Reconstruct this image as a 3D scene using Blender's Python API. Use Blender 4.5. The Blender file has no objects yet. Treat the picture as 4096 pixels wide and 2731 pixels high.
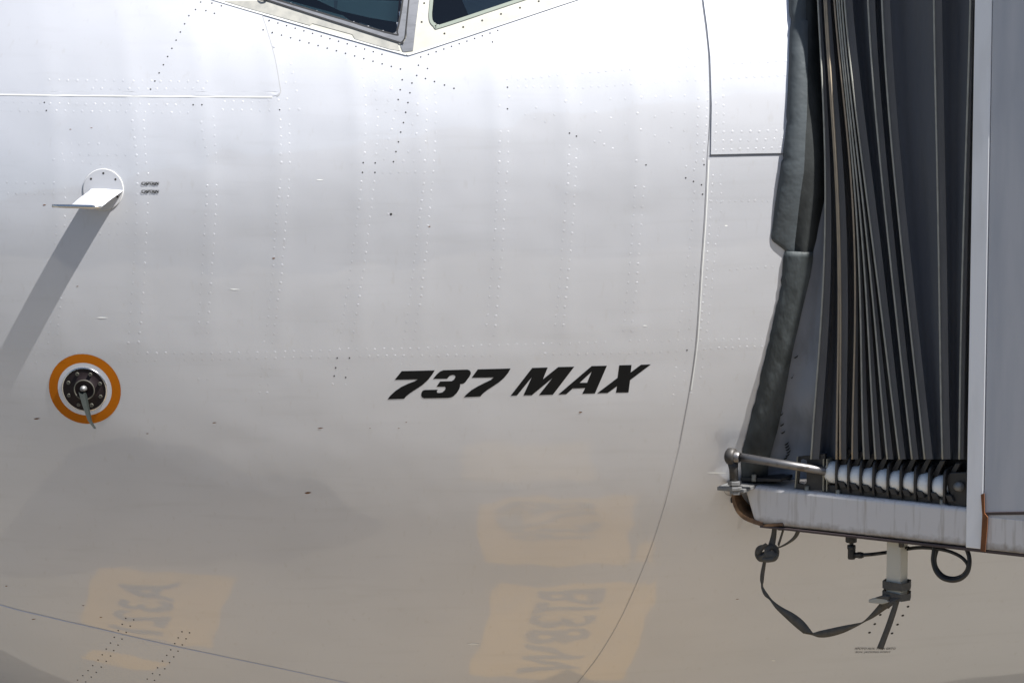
import bpy, bmesh, math, random
import numpy as np
from mathutils import Vector, Matrix
from mathutils.geometry import tessellate_polygon
random.seed(7)
S = bpy.context.scene
COL = S.collection

# ------------------------------------------------------------------ camera
SW, SH = 4096.0, 2731.0                     # pixel grid in which positions were measured
TH = math.radians(18); DIST = 15.0; WID = 3.277
TGT = np.array([2.30, -1.50, 2.98]); CAMZ = 5.5
_d = np.array([math.sin(TH), math.cos(TH), 0.0])
CAM = TGT - _d * math.sqrt(DIST**2 - (CAMZ - TGT[2])**2); CAM[2] = CAMZ
FWD = (TGT - CAM) / np.linalg.norm(TGT - CAM)
RGT = np.cross(FWD, [0, 0, 1]); RGT /= np.linalg.norm(RGT)
UPV = np.cross(RGT, FWD)
FPX = DIST / WID * SW
cd = bpy.data.cameras.new('camera'); cam = bpy.data.objects.new('camera', cd); COL.objects.link(cam)
cam.location = CAM
cam.rotation_euler = Vector(FWD).to_track_quat('-Z', 'Y').to_euler()
cd.sensor_width = 36; cd.lens = 36 * DIST / WID; cd.clip_end = 2000
S.camera = cam
# ------------------------------------------------------------------ light
SUN = np.array([.352, -.378, .86]); SUN /= np.linalg.norm(SUN)
w = bpy.data.worlds.new('World'); S.world = w; w.use_nodes = True
nt = w.node_tree; bg = nt.nodes['Background']
sky = nt.nodes.new('ShaderNodeTexSky'); sky.sky_type = 'NISHITA'; sky.sun_disc = False
sky.sun_elevation = math.asin(SUN[2]); sky.sun_rotation = math.atan2(SUN[0], SUN[1])
nt.links.new(sky.outputs[0], bg.inputs[0]); bg.inputs[1].default_value = 0.058
sl = bpy.data.lights.new('sun', 'SUN'); so = bpy.data.objects.new('sun', sl); COL.objects.link(so)
sl.energy = 5.0; sl.angle = math.radians(.53); sl.color = (1, .975, .94)
so.rotation_euler = Vector(-SUN).to_track_quat('-Z', 'Y').to_euler(); so.location = (8, -8, 20)
S.view_settings.view_transform = 'Standard'; S.view_settings.look = 'None'
S.view_settings.gamma = 1; S.view_settings.exposure = 1.20; S.view_settings.use_curve_mapping = False

# ------------------------------------------------------------------ materials
def mat(name, col, rough=.5, metal=0, coat=0, coat_r=.03, coat_ior=1.5, spec=.5):
    m = bpy.data.materials.new(name); m.use_nodes = True
    p = m.node_tree.nodes['Principled BSDF']
    p.inputs['Base Color'].default_value = (*col, 1); p.inputs['Roughness'].default_value = rough
    p.inputs['Metallic'].default_value = metal; p.inputs['Coat Weight'].default_value = coat
    p.inputs['Coat Roughness'].default_value = coat_r; p.inputs['Coat IOR'].default_value = coat_ior
    p.inputs['Specular IOR Level'].default_value = spec
    return m
def vary(m, scale, c2, lo=.45, hi=.7, amount=1.0, stretch=(1, 1, 1), detail=5, bump=0, bump_scale=None):
    """mix a second colour in by noise, and optional fine bump"""
    t = m.node_tree; n = t.nodes; p = n['Principled BSDF']
    tc = n.new('ShaderNodeTexCoord'); mp = n.new('ShaderNodeMapping'); mp.inputs['Scale'].default_value = stretch
    t.links.new(tc.outputs['Object'], mp.inputs[0])
    ns = n.new('ShaderNodeTexNoise'); ns.inputs['Scale'].default_value = scale; ns.inputs['Detail'].default_value = detail
    t.links.new(mp.outputs[0], ns.inputs['Vector'])
    mr = n.new('ShaderNodeMapRange'); mr.inputs[1].default_value = lo; mr.inputs[2].default_value = hi
    mr.inputs[4].default_value = amount; t.links.new(ns.outputs[0], mr.inputs[0])
    mx = n.new('ShaderNodeMix'); mx.data_type = 'RGBA'
    src = p.inputs['Base Color']
    if src.is_linked: t.links.new(src.links[0].from_socket, mx.inputs[6])
    else: mx.inputs[6].default_value = src.default_value
    mx.inputs[7].default_value = (*c2, 1)
    t.links.new(mr.outputs[0], mx.inputs[0]); t.links.new(mx.outputs[2], src)
    if bump:
        n2 = n.new('ShaderNodeTexNoise'); n2.inputs['Scale'].default_value = bump_scale or scale * 4
        t.links.new(mp.outputs[0], n2.inputs['Vector'])
        b = n.new('ShaderNodeBump'); b.inputs['Strength'].default_value = 1; b.inputs['Distance'].default_value = bump
        t.links.new(n2.outputs[0], b.inputs['Height']); t.links.new(b.outputs[0], p.inputs['Normal'])
    return m
PC = (.58, .584, .606)
M = {}
M['skin'] = vary(mat('silver_paint', PC, .59, .56, 1, .04, 1.60), 2.2, (.55, .554, .574), .4, .7, 1, (1, 1, 2.2), 6)
vary(M['skin'], 60, (.50, .49, .48), .62, .80, .5, (1, 1, .35), 4)
vary(M['skin'], 8, (.505, .505, .515), .56, .82, .5, (.22, 1, 5), 5)
M['black'] = mat('black_lettering', (.007, .007, .007), .6, 0, 0, spec=.12)
M['orange'] = mat('orange_decal', (.42, .12, .001), .65, 0, 0, .08, spec=.15)
M['silverwhite'] = mat('pale_decal', (.55, .56, .60), .4, .2, .6, .05)
M['darkplate'] = mat('dark_anodised_plate', (.012, .007, .008), .6, 0, spec=.25)
M['bladegrey'] = mat('vane_blade_grey', (.014, .017, .016), .7, 0, spec=.08)
M['shade'] = mat('sun_shade', (.42, .44, .48), .7)
M['faintjoint'] = mat('faint_joint', (.36, .36, .36), .6)
M['primer'] = mat('primer_white', (.74, .74, .74), .5)
M['steel'] = mat('polished_steel', (.62, .60, .57), .18, 1)
M['alu'] = vary(mat('window_alloy', (.20, .205, .22), .5, .4), 30, (.15, .155, .165), .45, .7, .8, (1, 1, 3))
M['screw'] = mat('dark_screw', (.045, .042, .04), .7, 0, spec=.1)
M['hole'] = mat('hole_shadow_black', (.006, .006, .006), .8)
M['cream'] = vary(mat('cream_window_surround', (.47, .46, .40), .55, 0, .1, .1), 18, (.39, .375, .32), .5, .75, .6)
M['sillgrey'] = vary(mat('worn_sill_strip', (.38, .37, .33), .5, .2), 25, (.26, .26, .24), .45, .7, .8, (1, 1, 1))
M['seal'] = mat('window_seal', (.22, .25, .21), .6)
M['gasket'] = mat('black_gasket', (.01, .01, .011), .6)
M['sealant'] = mat('pale_sealant', (.62, .62, .60), .55)
M['joint'] = mat('panel_joint', (.17, .17, .18), .6)  # real seams, plus the painted shadow line under the door panel
M['blueline'] = mat('blue_pinstripe', (.40, .45, .60), .4, 0, .5, .05)
M['smear'] = mat('insect_brown', (.16, .075, .03), .7)
M['scuff'] = mat('white_scuff', (.80, .80, .76), .5)
M['interior'] = mat('cockpit_dark', (.012, .013, .015), .7)
M['dash'] = mat('cockpit_panel_grey', (.66, .82, .76), .6)
M['dash2'] = mat('cockpit_pale_trim', (.45, .47, .46), .5)
M['rustred'] = mat('cockpit_red_trim', (.22, .05, .025), .5)
g = bpy.data.materials.new('window_glass'); g.use_nodes = True; t = g.node_tree; t.nodes.clear()
o = t.nodes.new('ShaderNodeOutputMaterial'); mx = t.nodes.new('ShaderNodeMixShader'); fr = t.nodes.new('ShaderNodeFresnel')
tr = t.nodes.new('ShaderNodeBsdfTransparent'); tr.inputs[0].default_value = (.62, .72, .70, 1)
gl = t.nodes.new('ShaderNodeBsdfGlossy'); gl.inputs['Roughness'].default_value = .02; fr.inputs[0].default_value = 1.7
t.links.new(fr.outputs[0], mx.inputs[0]); t.links.new(tr.outputs[0], mx.inputs[1]); t.links.new(gl.outputs[0], mx.inputs[2]); t.links.new(mx.outputs[0], o.inputs[0])
M['glass'] = g
# bridge
M['bridge'] = vary(mat('bridge_grey_paint', (.58, .565, .56), .5, 0, .2, .2), 5, (.34, .31, .275), .52, .78, .75, (14, 14, 1.3), 6)
M['post'] = vary(mat('bridge_post_paint', (.76, .765, .78), .45, 0, .2, .2), 4, (.66, .66, .66), .5, .75, .6, (6, 6, 1), 4)
M['wall'] = vary(mat('bridge_wall_paint', (.43, .44, .47), .5, 0, .2, .2), 3, (.33, .35, .395), .4, .7, .9, (5, 5, .6), 8)
M['fold'] = vary(mat('canopy_fabric_charcoal', (.10, .10, .103), .75), 12, (.078, .078, .08), .4, .7, .8, (3, 3, .5), 4, .0012, 40)
M['foldblue'] = vary(mat('canopy_fabric_navy', (.088, .096, .114), .7), 9, (.095, .10, .11), .4, .7, .8, (3, 3, .4), 4, .0012, 40)
M['piping'] = vary(mat('canopy_piping', (.34, .34, .30), .7), 30, (.25, .25, .22), .4, .7, .8)
M['piping2'] = vary(mat('canopy_piping_tan', (.34, .28, .20), .7), 30, (.26, .22, .17), .4, .7, .8)
M['pad'] = vary(mat('pad_vinyl', (.052, .062, .068), .6), 7, (.038, .045, .048), .4, .7, .8, (1, 1, 1), 6, .004, 22)
M['padlow'] = vary(mat('pad_vinyl_worn', (.042, .050, .052), .65), 14, (.020, .025, .025), .42, .66, 1, (1.4, 1.4, .7), 6, .004, 26)
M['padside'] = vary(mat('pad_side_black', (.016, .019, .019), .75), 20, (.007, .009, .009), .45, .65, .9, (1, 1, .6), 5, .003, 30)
M['curtain'] = vary(mat('curtain_grey', (.22, .235, .265), .65), 9, (.12, .13, .145), .5, .75, .8, (1.5, 1.5, .5), 5, .003, 8)
M['chrome'] = vary(mat('rod_steel', (.17, .165, .165), .42, .8), 40, (.08, .07, .06), .52, .7, .8)
M['lip'] = mat('beam_lip_dark', (.05, .035, .035), .6)
M['castiron'] = vary(mat('bracket_black_steel', (.035, .033, .032), .5, .3), 30, (.06, .055, .05), .5, .7, .7)
M['vscrew'] = mat('vane_screw', (.10, .095, .075), .6)
M['edge'] = mat('bare_plate_edge', (.30, .28, .22), .5, .3)
M['nylon'] = mat('roller_nylon', (.72, .73, .72), .4)
M['galv'] = vary(mat('galvanised_plate', (.22, .22, .22), .5, .5), 25, (.14, .14, .135), .45, .7, .8)
M['rustplate'] = vary(mat('rusty_plate', (.26, .15, .075), .7), 22, (.10, .055, .03), .4, .65, 1)
M['rust'] = vary(mat('rust_streak', (.16, .055, .014), .8), 30, (.05, .02, .012), .4, .65, 1, (1, 1, .3))
M['strap'] = vary(mat('strap_webbing', (.085, .080, .070), .8), 60, (.058, .055, .05), .4, .7, .8, (1, 1, 1), 3, .0008, 300)
M['rubber'] = mat('black_rubber', (.012, .012, .013), .45)
M['stub'] = vary(mat('stub_post_paint', (.52, .49, .41), .5), 14, (.48, .45, .37), .5, .75, .6, (1, 1, .5))
M['buckle'] = mat('buckle_zinc', (.36, .36, .33), .5, .4)
M['concrete'] = vary(mat('apron_concrete', (.162, .149, .126), .9), .9, (.136, .125, .106), .4, .7, .9, (1, 1, 1), 8)
M['asphalt'] = vary(mat('dark_apron_patch', (.062, .061, .06), .9), 3, (.075, .073, .07), .4, .7, .9)  # dark tone for the shadow painted on the apron
M['yellow'] = vary(mat('yellow_road_paint', (.37, .215, .05), .7), 5, (.30, .185, .06), .45, .7, .8, (1, 1, 1), 8)
M['yellowpale'] = vary(mat('worn_yellow_paint', (.27, .19, .085), .7), 5, (.20, .155, .09), .45, .7, .9, (1, 1, 1), 8)
M['groundblack'] = vary(mat('black_road_paint', (.03, .034, .042), .7), 6, (.08, .08, .08), .5, .75, .8)
M['groundblackworn'] = mat('worn_black_road_paint', (.15, .12, .075), .7)
M['termbase'] = vary(mat('terminal_concrete', (.09, .09, .09), .8), 1.5, (.07, .07, .07), .4, .7, .8)
M['termglass'] = mat('terminal_dark_glass', (.012, .014, .017), .08)
M['tyre'] = mat('tyre_rubber', (.02, .02, .02), .8)

# ------------------------------------------------------------------ object helpers
def new_empty(name, loc, label, cat, group=None):
    e = bpy.data.objects.new(name, None); COL.objects.link(e); e.location = loc; e.empty_display_size = .2
    e['label'] = label; e['category'] = cat
    if group: e['group'] = group
    return e
def attach(o, parent):
    o.parent = parent
    if parent is not None:
        l = Vector(parent.location)
        pp = parent.parent
        if pp is not None: l = Vector((0, 0, 0))
        o.matrix_parent_inverse = Matrix.Translation(-l)
def obj(name, verts, faces, m, parent=None, smooth=False, kind=None):
    me = bpy.data.meshes.new(name)
    me.from_pydata([tuple(map(float, v)) for v in verts], [], faces); me.update()
    if smooth: me.polygons.foreach_set('use_smooth', [True] * len(me.polygons))
    me.materials.append(M[m] if isinstance(m, str) else m)
    o = bpy.data.objects.new(name, me); COL.objects.link(o); attach(o, parent)
    if kind: o['kind'] = kind
    return o
def bevel(o, wdt=.004, seg=2):
    b = o.modifiers.new('bevel', 'BEVEL'); b.width = wdt; b.segments = seg; b.limit_method = 'ANGLE'; b.angle_limit = .6
    return o
def fixn(o):
    bm = bmesh.new(); bm.from_mesh(o.data); bmesh.ops.recalc_face_normals(bm, faces=bm.faces); bm.to_mesh(o.data); bm.free()
    return o
def tube(pts, r, n=8, closed_ends=True):
    pts = [Vector(p) for p in pts]; V = []; Fc = []
    prev = None
    for i, p in enumerate(pts):
        a = pts[max(i-1, 0)]; b = pts[min(i+1, len(pts)-1)]; tt = (b - a).normalized()
        if prev is None:
            u = tt.orthogonal().normalized()
        else:
            u = (prev - tt * prev.dot(tt)).normalized()
        prev = u; v = tt.cross(u)
        rr = r[i] if isinstance(r, (list, tuple)) else r
        for k in range(n):
            a_ = 2*math.pi*k/n; V.append(p + (u*math.cos(a_) + v*math.sin(a_))*rr)
    for i in range(len(pts)-1):
        for k in range(n):
            Fc.append((i*n+k, i*n+(k+1) % n, (i+1)*n+(k+1) % n, (i+1)*n+k))
    if closed_ends:
        Fc.append(tuple(range(n))[::-1]); Fc.append(tuple((len(pts)-1)*n+k for k in range(n)))
    return V, Fc
def smooth_path(pts, sub=6):
    """Catmull-Rom through the points"""
    P = [np.array(p, float) for p in pts]; out = []
    for i in range(len(P)-1):
        p0 = P[max(i-1, 0)]; p1 = P[i]; p2 = P[i+1]; p3 = P[min(i+2, len(P)-1)]
        for k in range(sub):
            u = k/sub
            out.append(.5*((2*p1)+(-p0+p2)*u+(2*p0-5*p1+4*p2-p3)*u*u+(-p0+3*p1-3*p2+p3)*u**3))
    out.append(P[-1]); return out
def join(parts):
    V = []; Fc = []
    for v, f in parts:
        o_ = len(V); V += list(v); Fc += [tuple(i+o_ for i in q) for q in f]
    return V, Fc

# ------------------------------------------------------------------ fuselage form (metres, nose at x = 0, belly side of z)
def ell(x, L):
    u = np.clip(x/L, 1e-4, 1); return np.sqrt(1-(1-u)**2)
def secs(x):
    return 1.88*ell(x, 5.0), 3.55-.40*(1-np.clip(x/5, 0, 1))**2, 1.75*ell(x, 4.2), 2.36*ell(x, 2.8)
def Fi(P):
    W, zc, hu, hd = secs(P[..., 0]); dz = P[..., 2]-zc
    return np.sqrt((P[..., 1]/W)**2+(dz/np.where(dz > 0, hu, hd))**2+1e-12)-1
def normal(P):
    g_ = np.zeros(P.shape)
    for k in range(3):
        e = np.zeros(3); e[k] = 1e-4
        g_[..., k] = (Fi(P+e)-Fi(P-e))/2e-4
    return g_/np.linalg.norm(g_, axis=-1, keepdims=True)
def ray(px, py):
    px = np.asarray(px, float); py = np.asarray(py, float)
    v = FWD+((px-SW/2)/FPX)[..., None]*RGT-((py-SH/2)/FPX)[..., None]*UPV
    return v/np.linalg.norm(v, axis=-1, keepdims=True)
def to_px(P):
    q = P-CAM; z = q@FWD
    return SW/2+FPX*(q@RGT)/z, SH/2-FPX*(q@UPV)/z
def surf0(px, py):
    v = ray(px, py); t_ = np.full(v.shape[:-1], DIST-1.5); lo = t_.copy(); hi = np.full_like(t_, np.nan); done = np.zeros(t_.shape, bool)
    for i in range(110):
        t2 = t_+.04; f = Fi(CAM+t2[..., None]*v); hit = (f < 0) & ~done
        lo = np.where(hit, t_, lo); hi = np.where(hit, t2, hi); done |= hit; t_ = t2
    for i in range(26):
        m_ = (lo+hi)/2; f = Fi(CAM+m_[..., None]*v); lo = np.where(f > 0, m_, lo); hi = np.where(f <= 0, m_, hi)
    return CAM+((lo+hi)/2)[..., None]*v
rng = np.random.RandomState(3)
WAVES = []
for i in range(26):
    lam = .07*(6.0**rng.rand()); an = rng.rand()*math.pi
    WAVES.append((math.cos(an)*2*math.pi/lam, math.sin(an)*2*math.pi/lam, rng.rand()*6.28, .0019*lam/6.28*(1 if lam > .12 else .8)))
FRAMES = [surf0(np.array([a]), np.array([1000.]))[0, 0] for a in (242, 560, 838, 1122, 1443, 1690, 1998, 2270, 2548, 2805)]
DENTS = [(2305, 590, 60, 40, -.7), (2550, 850, 60, 25, -.6), (2520, 1305, 70, 26, .7), (1950, 1300, 80, 40, .5), (2200, 620, 120, 60, -.4),
         (900, 640, 160, 60, -.6), (1330, 560, 140, 60, -.5), (520, 1370, 60, 20, .6), (800, 1300, 80, 30, .4), (2300, 760, 50, 18, .4)]
DP = surf0(np.array([q[0] for q in DENTS], float), np.array([q[1] for q in DENTS], float))
def disp(P):
    """hand-made waviness of the sheet metal, metres along the normal"""
    x = P[..., 0]; z = P[..., 2]; r = np.zeros(x.shape)
    for a, b, c, k in WAVES: r += k*np.sin(a*x+b*z+c)
    band = 1/(1+np.exp(-(z-2.98)/.03))*(1/(1+np.exp((z-4.0)/.08)))
    for fx in FRAMES: r += .0011*np.exp(-((x-fx)/.032)**2)*band
    r += .0004*np.exp(-((z-2.95)/.03)**2)
    for (px, py, sx, sy, am), q in zip(DENTS, DP):
        r += am*.001*np.exp(-((x-q[0])/(sx*.0008))**2-((z-q[2])/(sy*.0008))**2)
    return r
def on_skin(px, py, off=0.0):
    px = np.atleast_1d(np.asarray(px, float)); py = np.atleast_1d(np.asarray(py, float))
    P = surf0(px, py); N = normal(P)
    return P+N*(disp(P)+off)[:, None], N
def settle(P, off=0.0):
    P = np.atleast_2d(np.asarray(P, float)).copy()
    for i in range(6):
        N = normal(P); e = 1e-3
        dF = (Fi(P+N*e)-Fi(P-N*e))/(2*e); P = P-N*(Fi(P)/dF)[:, None]
    N = normal(P)
    return P+N*(disp(P)+off)[:, None], N

def tess(loops, maxlen):
    """2-D polygon (first loop outer, others holes) -> refined triangles"""
    L3 = [[Vector((p[0], p[1], 0)) for p in l] for l in loops]
    flat = [p for l in L3 for p in l]
    bm = bmesh.new(); vs = [bm.verts.new(p) for p in flat]
    for tri in tessellate_polygon(L3):
        try: bm.faces.new([vs[i] for i in tri])
        except ValueError: pass
    for it in range(9):
        es = [e for e in bm.edges if e.calc_length() > maxlen]
        if not es: break
        bmesh.ops.subdivide_edges(bm, edges=es, cuts=1)
        bmesh.ops.triangulate(bm, faces=[f for f in bm.faces if len(f.verts) > 3])
    bm.normal_update()
    for f in bm.faces:
        if f.normal.z > 0: f.normal_flip()
    bm.verts.index_update()
    V = np.array([v.co[:2] for v in bm.verts]); Fc = [tuple(v.index for v in f.verts) for f in bm.faces]
    B = [(e.verts[0].index, e.verts[1].index) for e in bm.edges if len(e.link_faces) == 1]
    bm.free(); return V, Fc, B
def skin_patch(name, loops, off, m, parent, maxlen=45, rim=.0, uvmap=None, smooth=True):
    """a sheet laid on the fuselage; loops in picture pixels (or in a tangent frame through uvmap)"""
    V, Fc, B = tess(loops, maxlen)
    if uvmap is None: P, N = on_skin(V[:, 0], V[:, 1], off)
    else: P, N = settle(uvmap(V), off)
    ok = ~np.isnan(P[:, 0])
    Fc = [f for f in Fc if all(ok[i] for i in f)]
    P = np.nan_to_num(P); N = np.nan_to_num(N)
    verts = list(P); faces = list(Fc)
    if rim:
        n0 = len(verts); verts += list(P-N*rim)+list(P); n1 = n0+len(P)
        faces += [(a+n1, b+n1, b+n0, a+n0) for a, b in B if ok[a] and ok[b]]
    used = sorted({i for f in faces for i in f}); mp = {k: i for i, k in enumerate(used)}
    o = obj(name, [verts[i] for i in used], [tuple(mp[i] for i in f) for f in faces], m, parent)
    nf = len(Fc)
    if smooth: o.data.polygons.foreach_set('use_smooth', [i < nf for i in range(len(o.data.polygons))])
    return o
def frame_at(px, py):
    P, N = on_skin(px, py); P = P[0]; N = N[0]
    U = np.cross([0, 0, 1], N); U /= np.linalg.norm(U)            # towards the tail
    V = np.cross(N, U)
    return P, U, V, N
def circ(r, n=48, c=(0, 0)): return [(c[0]+r*math.cos(2*math.pi*k/n), c[1]+r*math.sin(2*math.pi*k/n)) for k in range(n)]
def inside(poly, x, y):
    r = np.zeros(x.shape, bool); n = len(poly)
    for i in range(n):
        x1, y1 = poly[i]; x2, y2 = poly[(i+1) % n]
        if y1 == y2: continue
        c = ((y1 > y) != (y2 > y)) & (x < (x2-x1)*(y-y1)/(y2-y1)+x1); r ^= c
    return r

# ================================================================== ground
gs = 600
ground = obj('ground', [(-gs, -gs, 0), (gs, -gs, 0), (gs, gs, 0), (-gs, gs, 0)], [(0, 1, 2, 3)], 'concrete')
ground['kind'] = 'structure'; ground['label'] = 'pale concrete airport apron under the aircraft'
def ground_poly(name, pts, m, z=.004):
    pts = [Vector((p[0], p[1], z)) for p in pts]
    fs = [tuple(t_) for t_ in tessellate_polygon([pts])]
    o = obj(name, pts, fs, m, ground); bm = bmesh.new(); bm.from_mesh(o.data)
    bm.normal_update()
    for f in bm.faces:
        if f.normal.z < 0: f.normal_flip()
    bm.to_mesh(o.data); bm.free(); return o
def refl(px, py):
    """ground point mirrored in the skin at a pixel"""
    px = np.array([px], float); py = np.array([py], float); P = surf0(px, py); N = normal(P); v = ray(px, py)
    r = v-2*(v*N).sum(-1, keepdims=True)*N; k = -P[0, 2]/r[0, 2]
    return (P[0]+r[0]*k)[:2]
def rough_quad(q, n=9, amp=.015):
    out = []
    for i in range(4):
        a = np.array(q[i]); b = np.array(q[(i+1) % 4])
        for k in range(n):
            p = a+(b-a)*k/n
            out.append(tuple(p+(np.array([random.uniform(-amp, amp), random.uniform(-amp, amp)]))))
    return out
def text_mesh(body, shear=0, size=1, bold=0):
    c = bpy.data.curves.new('txt', 'FONT'); c.body = body; c.size = size; c.shear = shear; c.offset = bold; c.resolution_u = 3
    o = bpy.data.objects.new('txt', c); COL.objects.link(o)
    bpy.context.view_layer.update()
    dg = bpy.context.evaluated_depsgraph_get(); me = o.evaluated_get(dg).to_mesh()
    V = np.array([v.co[:2] for v in me.vertices]); Fc = [tuple(p.vertices) for p in me.polygons]
    o.evaluated_get(dg).to_mesh_clear(); bpy.data.objects.remove(o); bpy.data.curves.remove(c)
    return V, Fc
def ground_text(body, quad, m, bold=.0, z=.009, ins=(.1, .1, .9, .9)):
    """quad: corners start-top, end-top, end-bottom, start-bottom of the line of text"""
    V, Fc = text_mesh(body, bold=bold); mn = V.min(0); mxx = V.max(0); uv = (V-mn)/(mxx-mn)
    u = ins[0]+uv[:, 0]*(ins[2]-ins[0]); v = ins[1]+uv[:, 1]*(ins[3]-ins[1])
    A, B, C_, D_ = [np.array(q) for q in quad]
    P = (D_*(1-u)[:, None]+C_*u[:, None])*(1-v)[:, None]+(A*(1-u)[:, None]+B*u[:, None])*v[:, None]
    o = obj('marking_text', [(p[0], p[1], z) for p in P], Fc, m, ground)
    bm = bmesh.new(); bm.from_mesh(o.data); bm.normal_update()
    for f in bm.faces:
        if f.normal.z < 0: f.normal_flip()
    bm.to_mesh(o.data); bm.free(); return o
# painted stop-bar boxes (the aircraft's side mirrors them)
def box_from(px):
    return [refl(*p) for p in px]
b1 = box_from([(1990, 2330), (2625, 2320), (2500, 2715), (1890, 2690)])          # far-nose side, far-tail side, near-tail, near-nose
ground_poly('painted_box', rough_quad(b1), 'yellow')
ground_text('B738W', [b1[0], b1[3], b1[2], b1[1]], 'groundblack', .022, ins=(.05, .30, .95, .72))
b2 = box_from([(1900, 2000), (2535, 1980), (2520, 2255), (1960, 2265)])
ground_poly('painted_box', rough_quad(b2), 'yellow')
ground_text('B739', [b2[0], b2[3], b2[2], b2[1]], 'groundblackworn', .02, ins=(.12, .22, .62, .85))
b3 = box_from([(1830, 1760), (2370, 1770), (2400, 1925), (1850, 1925)])
ground_poly('painted_box', rough_quad(b3, 9, .03), 'yellowpale')
b4 = box_from([(400, 2270), (945, 2295), (855, 2590), (325, 2490)])
ground_poly('painted_box', rough_quad(b4), 'yellow')
ground_text('A321', [b4[0], b4[3], b4[2], b4[1]], 'groundblack', .02, ins=(.13, .36, .95, .80))
b5 = box_from([(375, 2590), (690, 2655), (600, 2680), (330, 2630)])
ground_poly('painted_box', rough_quad(b5, 6, .01), 'yellow')
b6 = box_from([(2560, 2170), (2620, 2160), (2610, 2250), (2530, 2255)])
ground_poly('painted_box', rough_quad(b6, 5, .01), 'yellow')
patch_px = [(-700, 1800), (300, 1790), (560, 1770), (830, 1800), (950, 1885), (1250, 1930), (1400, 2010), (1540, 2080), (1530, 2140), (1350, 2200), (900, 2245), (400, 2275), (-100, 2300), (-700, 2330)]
ground_poly('pavement_patch', [refl(*p) for p in patch_px[1:-1]], 'asphalt', .003)  # cast shadow on the apron, painted as a dark ground patch

# ================================================================== unseen terminal, added behind the camera to darken the skin's mid band
term = new_empty('terminal_building', (0, -18, 0), 'long terminal building with dark glazed front facing the aircraft', 'building')
def tbox(name, x0, x1, y0, y1, z0, z1, m):
    V = [(x, y, z) for x in (x0, x1) for y in (y0, y1) for z in (z0, z1)]
    return fixn(obj(name, V, [(0, 1, 3, 2), (4, 6, 7, 5), (0, 4, 5, 1), (2, 3, 7, 6), (0, 2, 6, 4), (1, 5, 7, 3)], m, term))
tbox('base_wall', -30, 30, -30, -18, 0, 3.2, 'termbase')
tbox('fascia', -30, 30, -30, -17.4, 6.3, 7.2, 'termbase')
tbox('glazing', -30, 30, -29, -18.1, 3.2, 6.3, 'termglass')
for i in range(25): tbox('mullion', -30+i*2.45, -29.88+i*2.45, -18.14, -17.96, 3.2, 6.3, 'castiron')

# ================================================================== airplane
plane = new_empty('airplane', (4.0, 0, 0), 'silver grey airliner nose section with cockpit windows and riveted skin', 'airplane')
# --- skin grid
xs = np.concatenate([np.linspace(.002, .5, 26)[:-1], np.arange(.5, 4.5, .0105), np.linspace(4.5, 16, 36)])
tv = np.radians(np.concatenate([np.arange(-90, -76, 2.), np.arange(-76, 62, .32), np.arange(62, 270, 4.)]))
X, Tt = np.meshgrid(xs, tv, indexing='ij')
Wd, zc, hu, hdn = secs(X)
G = np.stack([X, -Wd*np.cos(Tt), zc+np.where(np.sin(Tt) > 0, hu, hdn)*np.sin(Tt)], -1)
Nn = normal(G)
vis = (np.cos(Tt) > .05) & (X > .3) & (X < 4.6)
G = G+Nn*np.where(vis, disp(G), 0)[..., None]
nx, ntt = X.shape
idx = np.arange(nx*ntt).reshape(nx, ntt)
a = idx[:-1, :]; b = idx[1:, :]
quads = np.stack([a, b, np.roll(b, -1, 1), np.roll(a, -1, 1)], -1).reshape(-1, 4)
GL = [(690, -120), (1098, 0), (1575, 140), (1588, 125), (1612, 0), (1640, -240), (760, -330)]
GR = [(1727, 0), (1722, 60), (1727, 88), (1745, 104), (1770, 104), (2085, 0), (2420, -112), (2380, -330), (1755, -330)]
cen = G.reshape(-1, 3)[quads].mean(1); qx, qy = to_px(cen)
hole = (cen[:, 1] < 0) & (cen[:, 0] > .5) & (inside(GL, qx, qy) | inside(GR, qx, qy))
quads = quads[~hole]
me = bpy.data.meshes.new('fuselage_skin')
me.vertices.add(nx*ntt); me.vertices.foreach_set('co', G.reshape(-1))
me.loops.add(len(quads)*4); me.loops.foreach_set('vertex_index', quads.reshape(-1))
me.polygons.add(len(quads)); me.polygons.foreach_set('loop_start', np.arange(len(quads))*4); me.polygons.foreach_set('loop_total', np.full(len(quads), 4))
me.polygons.foreach_set('use_smooth', [True]*len(quads)); me.update(); me.validate()
me.materials.append(M['skin'])
skin = bpy.data.objects.new('fuselage_skin', me); COL.objects.link(skin); attach(skin, plane)

# --- raised sheets
seamL = [(2770, -420), (2795, -150), (2811, 0), (2826, 110), (2838, 230), (2843, 420), (2838, 560), (2832, 640), (2822, 860), (2806, 1090), (2788, 1366), (2762, 1560), (2722, 1775), (2660, 2020), (2590, 2230), (2490, 2460), (2400, 2615), (2310, 2731), (2180, 2900)]
skin_patch('aft_skin_panel', [seamL+[(4400, 2900), (4400, -420)]], .0004, 'skin', plane, 40, .0003)
skin_patch('door_surround_panel', [[(2772, -420), (2797, -150), (2813, 0), (2828, 110), (2840, 230), (2846, 420), (2843, 618), (3010, 614), (3600, 604), (3600, -420)]], .0048, 'skin', plane, 40, .0040)
skin_patch('nose_skin_panel', [[(-400, 368), (0, 377), (500, 383), (1085, 386), (1108, 382), (1122, 370), (1120, 340), (1095, 210), (1062, 100), (1050, 62), (871, 6), (590, -80), (300, -200), (-400, -200)]], .0010, 'skin', plane, 40, .0010)
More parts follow.
